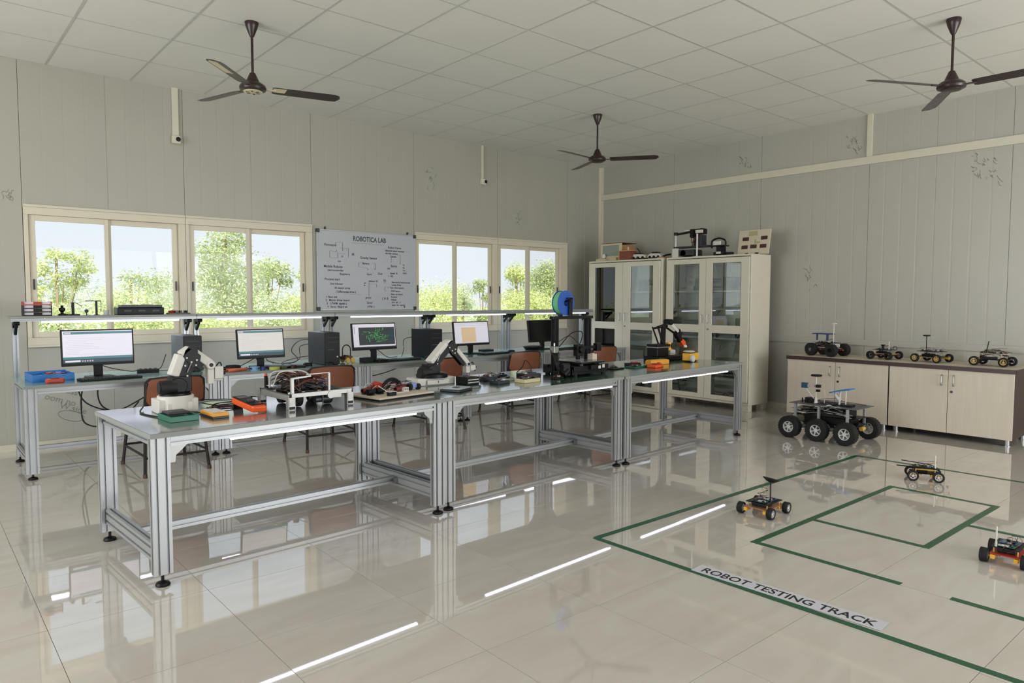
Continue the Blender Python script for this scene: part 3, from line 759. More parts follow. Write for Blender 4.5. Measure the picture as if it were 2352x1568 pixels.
wl_((-.235, .345), (.22, .335)); wl_((-.45, .29), (-.45, .34), (-.35, .34)); wl_((-.45, .30), (-.43, .30)); wl_((-.36, .335), (-.36, .27)); wl_((-.40, .27), (-.28, .27), (-.28, .16)); wl_((-.36, .27), (-.36, .24), (-.345, .255))
wl_((-.40, .205), (-.33, .205)); wl_((-.53, .235), (-.44, .225), (-.44, .25)); wl_((-.53, .23), (-.53, .15)); wl_((-.52, .15), (-.425, .15), (-.425, .22)); wl_((-.38, .18), (-.35, .165), (-.38, .16), (-.35, .185))
wl_((-.10, .11), (-.14, .10), (-.14, .05), (-.03, .04), (-.005, .02), (-.02, .01)); wl_((.05, .10), (.09, .10), (.09, .02), (.08, .035)); wl_((-.02, -.02), (.07, -.02)); wl_((0, -.145), (0, -.32)); wl_((.0, -.16), (.11, -.165), (.11, -.20)); wl_((-.36, -.285), (-.10, -.30)); wl_((-.05, -.38), (.06, -.385))
wl_((.31, .22), (.47, .22)); wl_((.46, .215), (.46, .10), (.45, .11)); wl_((.33, .18), (.32, .12)); wl_((.28, .055), (.42, .055)); wl_((.235, .28), (.60, .265)); wl_((.22, -.13), (.23, -.15)); wl_((.24, -.19), (.22, -.23), (.25, -.25))
ln.obj('drawn_line', MARK, t)
MB().cyl((.52, -.016, -.455), (.52, -.022, -.455), .009, n=12).obj('magnet', BLACK, t)

# ---- small wall cameras on their conduits
def conduit(x, ztop, zc, w, lens_dx, label):
    t = thing('wall_camera', label, 'security camera', (x, 0, zc), 0)
    MB().b2((-w / 2, -.022, .04), (w / 2, -.0005, ztop - zc)).obj('conduit', CREAM, t, bevel=.003)
    MB().b2((-.042, -.05, -.045), (.042, -.0005, .038)).obj('junction_box', CREAM, t, bevel=.008)
    MB().lathe([(.0, -.012), (.016, -.010), (.024, 0), (.024, .02)], (lens_dx, -.055, 0), (0, 1, 0), n=16).obj('lens', BLACK, t, smooth=True)
conduit(-6.572, 3.635, 3.09, .062, .015, 'small wall camera under a wide conduit above the first window')
conduit(-2.493, 3.60, 3.085, .036, .035, 'small wall camera under a thin conduit above the third window')

# ================================================================== CEILING FANS
def fan(x, y, zc, zm, rr_, ang, label, worn):
    t = thing('ceiling_fan', label, 'ceiling fan', (x, y, zm), 0, 'ceiling fans')
    MB().lathe([(.0, zc - zm), (.052, zc - zm), (.055, zc - zm - .012), (.046, zc - zm - .05), (.02, zc - zm - .115), (.014, zc - zm - .125)], n=20).obj('canopy', FANB, t, smooth=True)
    MB().cyl((0, 0, .10), (0, 0, zc - zm - .11), .0105, n=12).obj('downrod', FANB, t, smooth=True)
    MB().lathe([(.012, .125), (.022, .12), (.045, .07), (.055, .045), (.058, .04)], n=22).obj('lower_canopy', FANB, t, smooth=True)
    MB().lathe([(.03, .05), (.075, .04), (.098, .022), (.106, .002), (.10, -.014), (.075, -.022), (.072, -.028)], n=28).obj('motor_housing', FANB, t, smooth=True)
    m = MB().lathe([(.0, -.034), (.05, -.034), (.074, -.028), (.074, -.0225)], n=24)
    m.obj('bottom_cap', FANW if worn else FANB, t, smooth=True)
    if worn:
        m = MB()
        for k in range(6):
            a = k * PI / 3; m.box((.042 * math.cos(a), .042 * math.sin(a), -.0345), (.026, .014, .003), rz=a)
        m.obj('vent_slot', FANB, t)
    for k in range(3):
        a = R(ang + k * 120); c, s = math.cos(a), math.sin(a); tilt = R(-11)
        br = MB(); br.box((.128 * c, .128 * s, .0), (.10, .035, .006), rz=a).obj('blade_bracket', FANW if worn and k == 2 else FANB, t, bevel=.001)
        ux = Vector((c, s, 0)); uy = Vector((-s * math.cos(tilt), c * math.cos(tilt), math.sin(tilt))); uz = ux.cross(uy)
        poly = [(.15, -.048), (.17, -.056), (rr_ - .05, -.062), (rr_ - .012, -.045), (rr_, .0), (rr_ - .03, .055), (rr_ - .08, .062), (.17, .056), (.15, .045)]
        b = MB().prism(poly, Vector((0, 0, .002)) - uz * .0015, ux, uy, uz * .003).obj('blade', FANB, t)
        if worn and k == 1:
            MB().prism([(rr_ * .55, -.045), (rr_ - .06, -.052), (rr_ - .03, -.03), (rr_ - .05, .02), (rr_ * .55, .018)], Vector((0, 0, .002)) - uz * .0022, ux, uy, uz * .0006).obj('blade_trim', FANW, b)
        if worn and k == 2:
            MB().prism([(.155, -.045), (.26, -.05), (.25, .02), (.155, .02)], Vector((0, 0, .002)) - uz * .0022, ux, uy, uz * .0006).obj('blade_trim', FANW, b)
fan(-6.597, -2.249, 3.655, 3.125, .70, 106, 'brown ceiling fan with cream trim nearest the left side', True)
fan(-2.458, -2.185, 3.617, 3.085, .72, 67, 'brown ceiling fan near the room corner', False)
fan(-2.392, -5.94, 3.655, 3.125, .76, 32, 'dark brown ceiling fan nearest the right wall', False)

# ================================================================== GLAZED CABINETS
def cabinet(xf, y0, y1, d1, label, Z1=2.0):
    # xf: front plane, y0 (left, far) > y1 (right, near); doors facing -X
    W = y0 - y1; D = 0.45
    t = thing('glazed_cabinet', label, 'cabinet', (xf, y0, 0), 0, 'tall steel cabinets with glazed doors')
    zb = .085
    b = MB().b2((.004, -W, zb), (D, -W + .02, Z1)).b2((.004, -.02, zb), (D, 0, Z1)).b2((.004, -W + .02, Z1 - .025), (D, -.02, Z1)).b2((.004, -W + .02, zb), (D, -.02, zb + .03)).b2((D - .012, -W + .02, zb + .03), (D, -.02, Z1 - .025))
    b.obj('carcass', CABM, t, bevel=.004)
    for a in (-.012, -W + .102):
        for b_ in (.01, D - .10): MB().b2((b_, a - .09, 0), (b_ + .09, a, zb - .001)).obj('foot', CABM, t, bevel=.003)
    for z in (.40, .93, 1.545):
        MB().b2((.03, -W + .022, z - .024), (D - .014, -.022, z)).obj('shelf', WHITE, t)
    mid = -W / 2; gaps = ((-.020, mid + .002), (mid - .002, -W + .020))
    for k, (a, c) in enumerate(gaps):
        # a > c ; openings
        oa, oc = a - d1[0], c + d1[1]
        if k: oa, oc = a - d1[1], c + d1[0]
        z0, za, zb_, z1 = zb + .035, .178, .988, Z1 - .035
        f = MB(); x0, x1 = -.018, .003
        f.b2((x0, oa, z0), (x1, a, z1)).b2((x0, c, z0), (x1, oc, z1)); f.b2((x0, oc, z0), (x1, oa, za)).b2((x0, oc, zb_), (x1, oa, 1.092)).b2((x0, oc, 1.90), (x1, oa, z1))
        d = f.obj('door', CABM, t, bevel=.003)
        for q0, q1 in ((za, zb_), (1.092, 1.90)): MB().b2((-.010, oc, q0), (-.006, oa, q1)).obj('glass_pane', CGLASS, d)
        hy = (c + .045) if k == 0 else (a - .045)
        m = MB().cyl((-.045, hy, 1.115), (-.045, hy, 1.225), .006, n=8).cyl((-.018, hy, 1.12), (-.045, hy, 1.12), .005, n=6).cyl((-.018, hy, 1.22), (-.045, hy, 1.22), .005, n=6)
        m.obj('handle', STEEL, d, smooth=True)
        if k: MB().cyl((-.018, hy, 1.035), (-.028, hy, 1.035), .013, n=12).obj('lock', STEEL, d, smooth=True)
    return t
cabinet(-.78, -.476, -1.860, (.12, .145), 'cream glazed steel cabinet standing in the corner beside the desks')
cabinet(-.74, -1.905, -3.215, (.115, .10), 'cream glazed steel cabinet nearest the row of small rovers')

# contents of the cabinets
def cbox(name, label, cat, x, y, z, sx, sy, sz, mat, rz=0.0, lid=None, grp=None):
    t = thing(name, label, cat, (x, y, z + .0005), rz, grp)
    MB().b2((-sx / 2, -sy / 2, 0), (sx / 2, sy / 2, sz)).obj('box_body', mat, t, bevel=.003)
    if lid: MB().b2((-sx / 2 - .004, -sy / 2 - .004, sz), (sx / 2 + .004, sy / 2 + .004, sz + .015)).obj('lid', lid, t, bevel=.003)
    return t
def wheel(parent, x, y, z, r, w, axis, rim, n=20, rr_=.62, spokes=5, tread=True, hub=None):
    # axis +-1: side on which the rim face looks (local y)
    prof = [(r * rr_, -w / 2), (r * .9, -w / 2), (r, -w / 2 + w * .15), (r, w / 2 - w * .15), (r * .9, w / 2), (r * rr_, w / 2)]
    ty = MB().lathe(prof, (x, y, z), (0, 1, 0), n=n, closed=True)
    if tread:
        for i in range(n):
            a = 2 * PI * i / n; c, s = math.cos(a), math.sin(a)
            ty.box((x + c * r * .955, y, z + s * r * .955), (r * .085, w * .96, r * .12), mat=Matrix.Rotation(-a, 3, 'Y'))
    o = ty.obj('wheel', RUBBER, parent, smooth=True)
    m = MB(); m.lathe([(r * rr_ * .86, -w * .42), (r * rr_, -w * .42), (r * rr_, w * .42), (r * rr_ * .86, w * .42)], (x, y, z), (0, 1, 0), n=n, closed=True)
    m.cyl((x, y - w * .4, z), (x, y + w * .4, z), r * .17, n=10)
    for i in range(spokes):
        a = 2 * PI * i / spokes + .3; yy = y + axis * w * .30
        m.beam((x, yy, z), (x + math.cos(a) * r * rr_ * .9, yy, z + math.sin(a) * r * rr_ * .9), w * .12, r * .13, up=(0, 1, 0))
    m.obj('rim', rim, o, smooth=True)
    return o
def board(name, parent, c, L, W, mat, seed=1, rz=0.0):
    rr = random.Random(seed); m = MB(); Rz = Matrix.Rotation(rz, 3, 'Z'); c = Vector(c)
    m.box(c, (L, W, .002), 0, mat=Rz)
    for k in range(12):
        w, l, h = rr.uniform(.08, .25) * W, rr.uniform(.06, .2) * L, rr.uniform(.003, .009)
        p = Vector((rr.uniform(-.36, .36) * L, rr.uniform(-.36, .36) * W, .001 + h / 2)); m.box(c + Rz @ p, (l, w, h), rr.choice((1, 2, 1, 3)), mat=Rz)
    return m.obj(name, [mat, BLACK, STEEL, WHITE], parent)
def wires(parent, a, b, n, seed, mats, spread=.03, r=.0016, name='wires', lift=.03):
    rr = random.Random(seed); a = Vector(a); b = Vector(b); out = []
    for k, mt in enumerate(mats):
        m = MB()
        for i in range(n):
            p = a + Vector([rr.uniform(-1, 1) * spread for _ in range(3)]); q = b + Vector([rr.uniform(-1, 1) * spread for _ in range(3)])
            c1 = p.lerp(q, .33) + Vector([rr.uniform(-1, 1) * spread for _ in range(2)] + [rr.uniform(.3, 1) * lift]); c2 = p.lerp(q, .66) + Vector([rr.uniform(-1, 1) * spread for _ in range(2)] + [rr.uniform(.3, 1) * lift])
            m.tube([p, c1, c2, q], r, n=4, sub=3)
        out.append(m.obj(name, mt, parent, smooth=True))
    return out
PALEWHEEL = M('white_wheel_plastic', 'cfcfcf', .4); REDW = M('red_wire', '7e2c24', .5); BLKW = M('black_wire', '18181a', .5); BLUW = M('blue_wire', '5d7fb5', .5); WHTW = M('white_wire', 'c9c6c0', .5); ACR = M('amber_acrylic', 'a87450', .25)
def small_rover(label, loc, rz, L, W, r, ww, rims, plate=ACR, top=BLACK, z2=None, mast=None, antenna=None, motors=YEL, seed=1, extra=None, grp='small wheeled robots', motor_out=0.0, rr_=.62):
    t = thing('wheeled_robot', label, 'robot', loc, rz, grp)
    zc = r * 1.05; z2 = z2 or zc + .05; k = 0
    for sy in (1, -1):
        for sx in (1, -1):
            wheel(t, sx * L / 2, sy * (W / 2 - ww / 2), r, r, ww, sy, rims[k % len(rims)], rr_=rr_); k += 1
            MB().box((sx * (L / 2 - r * .35), sy * (W / 2 - ww * 1.25 - .012), r), (r * 1.7, .022, .022)).cyl((sx * L / 2, sy * (W / 2 - ww), r), (sx * L / 2, sy * (W / 2 - ww * 1.4 - .02), r), .006, n=8).obj('motor', motors, t, bevel=.003)
    pw = W - 2 * ww - .012
    MB().prism([(-L / 2 - .01, -pw / 2), (L / 2 + .01, -pw / 2), (L / 2 + .02, -pw / 4), (L / 2 + .02, pw / 4), (L / 2 + .01, pw / 2), (-L / 2 - .01, pw / 2)], (0, 0, zc + .012), (1, 0, 0), (0, 1, 0), (0, 0, .004)).obj('chassis_plate', plate, t)
    MB().box((0, 0, z2), (L * .95, pw * .95, .004)).obj('top_plate', top, t)
    s = MB()
    for a in (-1, 1):
        for b in (-1, 1): s.cyl((a * L * .38, b * pw * .4, zc + .016), (a * L * .38, b * pw * .4, z2 - .002), .0035, n=6)
    s.obj('standoff', BRASS, t)
    MB().box((-L * .12, 0, zc + .016 + .011), (L * .42, pw * .6, .021)).obj('battery_pack', BLACK, t, bevel=.003)
    board('circuit_board', t, (L * .18, 0, z2 + .006), L * .42, pw * .7, PCBB, seed); board('circuit_board', t, (-L * .28, 0, z2 + .008), L * .25, pw * .6, PCB, seed + 9)
    wires(t, (-L * .3, 0, zc + .03), (L * .3, 0, z2 + .01), 4, seed, (BLKW, COPPER), pw * .28, .0015)
    if mast:
        mx, my, mz, kind = mast
        MB().cyl((mx, my, z2), (mx, my, mz - .006), .0045, n=8).obj('mast', BLACK if kind != 'white' else WHITE, t, smooth=True)
        if kind == 'dish':
            MB().lathe([(.006, -.02), (.03, -.012), (.052, .004), (.055, .008), (.048, .006), (.02, -.004), (.0, -.006)], (mx, my, mz), (.25, -.1, 1), n=20).obj('dish', BLACKM, t, smooth=True)
        elif kind == 'white': MB().lathe([(.0, -.006), (.034, -.006), (.038, 0), (.034, .008), (.0, .01)], (mx, my, mz), n=20).obj('antenna_disc', WHITE, t, smooth=True)
        else: MB().lathe([(.0, -.008), (.03, -.008), (.038, 0), (.038, .006), (.0, .007)], (mx, my, mz), n=20).obj('antenna_disc', BLACKM, t, smooth=True)
    if antenna:
        ax, ay, az, lx, mt = antenna
        MB().cyl((ax, ay, z2), (ax + lx * .3, ay, z2 + (az - z2) * .25), .006, n=8).cyl((ax + lx * .3, ay, z2 + (az - z2) * .25), (ax + lx, ay, az), .0045, n=8).obj('antenna', mt, t, smooth=True)
    return t
# robots on the testing track
small_rover('small robot with a black dish antenna inside the left edge of the taped track', (-4.46, -5.59, 0), R(2), .215, .245, .038, .034, (PALEWHEEL,), z2=.085, mast=(.0, -.045, .235, 'dish'), seed=3)
tb = small_rover('small robot with a white antenna and silver wheels on the far taped line', (-2.66, -5.94, 0), R(-63), .176, .19, .042, .022, (PALEWHEEL,), plate=BLACK, z2=.10, antenna=(.07, -.03, .205, 0, WHITE), seed=5)
MB().box((0, .0, .088), (.12, .07, .02)).obj('battery_pack', YEL, tb); MB().beam((-.16, .04, .135), (.05, .02, .118), .006, .006).beam((-.20, -.03, .105), (-.02, -.04, .10), .008, .008).obj('side_rail', BLACK, tb)
small_rover('small robot with a white antenna and yellow motors at the right edge', (-4.235, -6.93, 0), R(4), .20, .225, .038, .038, (PALEWHEEL,), z2=.088, antenna=(-.08, .045, .20, .004, WHITE), seed=8, plate=REDP)
# robots on the low cupboards
CZ = .7585
t1 = small_rover('large-tyred robot with a navy canopy and a white disc mast on the low cupboards', (-.40, -4.04, CZ), R(-100), .27, .30, .075, .065, (BLACK, STEEL), plate=ALU, z2=.155, mast=(.10, -.03, .385, 'white'), motors=BROWN, seed=12, rr_=.34)
c = MB().prism([(-.115, 0), (.115, 0), (.10, .012), (-.10, .012)], (-.06, -.07, .255), (1, 0, 0), (0, .2, 1), (0, .14, .0)); c.box((-.13, -.02, .22), (.012, .02, .075)).box((.01, -.02, .22), (.02, .02, .075)); c.obj('canopy', NAVY, t1, bevel=.002)
MB().b2((-.12, -.09, .10), (.10, .09, .105)).b2((-.12, -.09, .105), (-.115, .09, .15)).b2((.10, -.09, .105), (.105, .09, .15)).obj('side_tray', WHITE, t1)
wires(t1, (-.1, -.05, .12), (.1, .05, .13), 5, 77, (COPPER, BLKW, WHTW), .03, .002)
t2 = small_rover('low black-wheeled robot with a thin white aerial on the low cupboards', (-.36, -4.68, CZ), R(-97), .205, .25, .045, .03, (BLACK,), plate=PALEW, z2=.105, antenna=(.06, -.02, .20, .0, WHITE), motors=COPPER, seed=15)
MB().cyl((-.02, 0, .10), (-.02, 0, .15), .012, n=10).box((-.02, 0, .155), (.03, .04, .012)).obj('sensor_post', BLACK, t2); MB().lathe([(.018, -.004), (.026, -.004), (.026, .004), (.018, .004)], (.10, .03, .125), (0, 1, 0), n=16, closed=True).obj('sensor_ring', GREY, t2, smooth=True)
small_rover('yellow-wheeled robot with a tall black disc mast on the low cupboards', (-.36, -5.17, CZ), R(-100), .235, .26, .045, .024, (BLACK, BLACK, BRASS, BRASS), plate=BLACK, z2=.115, mast=(-.045, -.03, .285, 'disc'), seed=18)
t4 = small_rover('yellow-wheeled robot with a slanted black aerial at the right end of the low cupboards', (-.36, -5.74, CZ), R(-94), .265, .24, .048, .024, (BLACK, BLACK, BRASS, BRASS), plate=BLACK, top=PALEW, z2=.125, antenna=(-.06, -.02, .25, .025, BLACK), motors=BLACK, seed=21)
wires(t4, (-.1, 0, .13), (.12, .02, .12), 5, 31, (BLKW, BLKW, COPPER), .03, .0018, lift=.02)

# ---- big six-wheeled rover
t = thing('six_wheeled_rover', 'large six-wheeled rover on the floor in front of the low cupboards', 'robot', (-1.56, -4.64, 0), R(-90))
for sy in (-1, 1):
    for x in (-.29, 0, .29): wheel(t, x, sy * .262, .112, .112, .085, sy, PALEWHEEL, n=28, rr_=.52, spokes=6)
    m = MB().beam((-.29, sy * .205, .125), (.29, sy * .205, .125), .025, .035).cyl((0, sy * .19, .125), (0, sy * .235, .125), .025, n=12).cyl((-.29, sy * .19, .112), (-.29, sy * .24, .112), .018, n=10).cyl((.29, sy * .19, .112), (.29, sy * .24, .112), .018, n=10)
    m.obj('rocker_beam', GREY, t)
    for x in (-.27, -.02, .27): MB().beam((x, sy * .19, .14), (x, sy * .19, .345), .018, .032).obj('upright', ALU, t)
    m = MB()
    for x in (-.27, .27): m.cyl((x, sy * .12, .115), (x, sy * .188, .115), .022, n=12)
    m.each('motor', BRASS, t, smooth=True)
MB().b2((-.34, -.20, .348), (.36, .20, .354)).obj('top_plate', GREY, t, bevel=.001)
m = MB()
for i in range(9): m.b2((-.10 + i * .028, -.14, .3545), (-.088 + i * .028, .14, .3575))
m.obj('plate_slots', BLACK, t)
MB().b2((-.31, -.18, .235), (.31, .18, .240)).b2((-.34, -.18, .165), (.31, .18, .17)).obj('deck_plate', BLACK, t)
MB().b2((-.05, -.15, .242), (.22, .13, .31)).obj('battery_box', BLACKM, t, bevel=.004); MB().b2((-.20, -.14, .171), (.24, .14, .23)).obj('controller_box', BLACK, t, bevel=.004)
MB().b2((-.33, -.15, .25), (-.18, .12, .262)).b2((-.34, -.16, .285), (-.22, .14, .29)).obj('tray', WHITE, t)
board('circuit_board', t, (-.27, 0, .27), .12, .14, PCB, 41); board('circuit_board', t, (.10, -.02, .36), .12, .10, PCBB, 42)
wires(t, (-.25, -.12, .28), (.25, -.12, .28), 7, 43, (BLKW, BLKW, WHTW), .05, .003); wires(t, (.2, -.16, .33), (.05, -.17, .33), 4, 44, (WHTW,), .03, .003)
MB().cyl((-.12, -.06, .354), (-.12, -.06, .41), .02, .012, n=12).cyl((-.12, -.06, .41), (-.12, -.06, .63), .006, n=8).obj('mast', WHITE, t, smooth=True)
MB().lathe([(.0, -.01), (.05, -.01), (.056, .0), (.05, .008), (.0, .01)], (-.12, -.06, .645), n=22).obj('antenna_disc', BLACK, t, smooth=True)
m = MB().b2((-.27, -.085, .505), (-.205, -.06, .56)); m.obj('camera_panel', PCBB, t, bevel=.002)
MB().b2((-.205, -.078, .52), (-.13, -.066, .545)).obj('camera_arm', M('pink_strap', 'b7a3a3', .6), t)
MB().b2((-.115, -.09, .52), (-.07, -.05, .55)).b2((-.112, -.085, .475), (-.075, -.055, .50)).obj('sensor_block', BLACK, t, bevel=.003)
MB().tube([(-.14, -.06, .40), (-.19, -.07, .46), (-.22, -.07, .50)], .006, n=6).tube([(-.03, -.06, .36), (-.03, -.06, .49), (-.06, -.06, .50)], .003, n=6).obj('cable', WHTW, t, smooth=True)
MB().b2((-.22, -.10, .356), (-.15, -.02, .41)).obj('speaker_box', BLACK, t, bevel=.004); MB().cyl((-.255, -.08, .354), (-.255, -.08, .40), .007, n=8).obj('switch_stub', BLACK, t)
m = MB().prism([(-.01, 0), (.12, .035), (.20, .05), (.20, .062), (.11, .048), (-.01, .012)], (.04, -.09, .475), (1, 0, 0), (0, 0, 1), (0, .12, 0)); m.obj('solar_panel', BLUE, t)
MB().cyl((.11, -.03, .354), (.12, -.03, .50), .010, n=10).cyl((.19, -.06, .354), (.19, -.06, .52), .006, n=8).cyl((.07, -.03, .46), (.12, -.03, .40), .02, n=10).obj('panel_post', WHITE, t, smooth=True)
MB().b2((.15, -.10, .356), (.26, 0, .375)).obj('receiver', BLACK, t, bevel=.002)
MB().tube([(.0, -.1, .36), (-.06, -.12, .40), (.02, .0, .41), (.10, .05, .40), (.05, .1, .37)], .003, n=5).tube([(-.3, .0, .36), (.0, .15, .37), (.3, .16, .36)], .003, n=5).obj('cable', BLKW, t, smooth=True)

# ================================================================== LOW CUPBOARDS
LAM = M('ash_laminate', 'cdc2b1', 0.4, vary=.10, scale=5, stretch=(9, 9, .5)); DKW = M('dark_walnut', '3d2924', .4, vary=.1)
def cupboard(y0, y1, label):
    W = y0 - y1
    t = thing('low_cupboard', label, 'cupboard', (-.70, y0, 0), 0, 'low laminate cupboards along the right wall')
    MB().b2((.018, -W, .072), (.655, 0, .716)).obj('carcass', DKW, t, bevel=.002)
    for k in (0, 1):
        a = -k * W / 2 - .0025; b = a - W / 2 + .005
        d = MB().b2((0, b, .066), (.017, a, .714)).obj('door', LAM, t, bevel=.0015)
        hy = -W / 2 + (.055 if k == 0 else -.055)
        m = MB().tube([(0, hy, .66), (-.03, hy, .655), (-.034, hy, .61), (-.03, hy, .56), (0, hy, .553)], .0055, n=7); m.obj('handle', STEEL, d, smooth=True)
        if k: MB().cyl((0, hy + .02, .492), (-.005, hy + .02, .492), .013, n=14).obj('lock', DGREY, d)
    for y in (-.06, -W + .06):
        for x in (.07, .58): MB().cyl((x, y, 0), (x, y, .071), .026, n=16).cyl((x, y, 0), (x, y, .008), .034, n=16).obj('leg', STEEL, t, smooth=True)
cupboard(-3.70, -4.862, 'left low laminate cupboard, partly behind the six-wheeled rover')
cupboard(-4.872, -6.022, 'right low laminate cupboard, nearest the edge of the picture')
t = thing('countertop', 'long countertop with a dark front edge across both low cupboards', 'countertop', (-.715, -3.69, .7165))
MB().b2((.012, -2.345, 0.0003), (.69, 0, .0405)).obj('top', PALEW, t, bevel=.002); MB().b2((0, -2.345, 0.0003), (.012, 0, .0405)).b2((.012, -2.357, 0.0003), (.69, -2.345, .0405)).obj('edge_strip', DKW, t)
t = thing('floor_socket', 'small chrome pipe fitting on the floor behind the right low cupboard', 'pipe', (-.16, -6.25, 0))
MB().tube([(0, 0, .0), (0, 0, .07), (0, .04, .10), (.08, .06, .10)], .014, n=8).cyl((0, 0, .0), (0, 0, .01), .03, n=12).obj('pipe', STEEL, t, smooth=True)

# ================================================================== TRACK TAPE AND LABEL
def tape(a, b, w, name='tape_strip'):
    m = MB(); a = Vector(a); b = Vector(b)
    d = (b - a).normalized(); nrm = Vector((-d.y, d.x, 0)) * w / 2
    return a, b, nrm
tr = thing('robot_track', 'green tape track laid out on the tiled floor around the small robots', 'floor marking', (-4.0, -6.0, 0))
W_ = .042
for a, b in (((-5.70, -5.20), (-5.66, -8.6)), ((-5.70, -5.21), (-2.20, -5.21)), ((-2.20, -5.19), (-2.12, -8.2)), ((-5.03, -5.845), (-5.03, -6.68)), ((-5.05, -5.865), (-3.07, -5.865)),
             ((-3.09, -5.85), (-3.09, -6.56)), ((-4.37, -6.555), (-3.07, -6.555)), ((-4.35, -5.88), (-4.35, -6.555)), ((-3.71, -6.56), (-3.69, -7.6)), ((-5.03, -6.905), (-5.03, -8.0)), ((-5.03, -7.22), (-4.3, -7.22))):
    a_, b_, nr = tape((a[0], a[1], 0), (b[0], b[1], 0), W_)
    m = MB(); n = 2; vs = [a_ + nr, a_ - nr, b_ - nr, b_ + nr]
    zl = .0016 if abs(b[0] - a[0]) > abs(b[1] - a[1]) else .0012
    m.add([(p.x + 4, p.y + 6, .0009) for p in vs] + [(p.x + 4, p.y + 6, zl) for p in vs], [(3, 2, 1, 0), (4, 5, 6, 7), (0, 1, 5, 4), (1, 2, 6, 5), (2, 3, 7, 6), (3, 0, 4, 7)])
    m.obj('tape_strip', TAPE, tr)
lb = thing('floor_label', 'white floor label reading robot testing track beside the green tape', 'sign', (-5.605, -6.355, 0), R(-87.3))
MB().b2((-.475, -.062, .0018), (.475, .048, .0024)).obj('label_strip', M('label_paper', 'c4c4cc', .45, vary=.03), lb)
text('lettering', 'ROBOT TESTING TRACK', .088, INK, lb, Matrix.Translation((0, -.012, .0026)), 1.0, .0012)
for o in COL.objects:
    if o.name.startswith('lettering'):
        xs = [v.co.x for v in o.data.vertices]; k = .87 / (max(xs) - min(xs)); o.data.transform(Matrix.Diagonal((k, 1, 1, 1)))

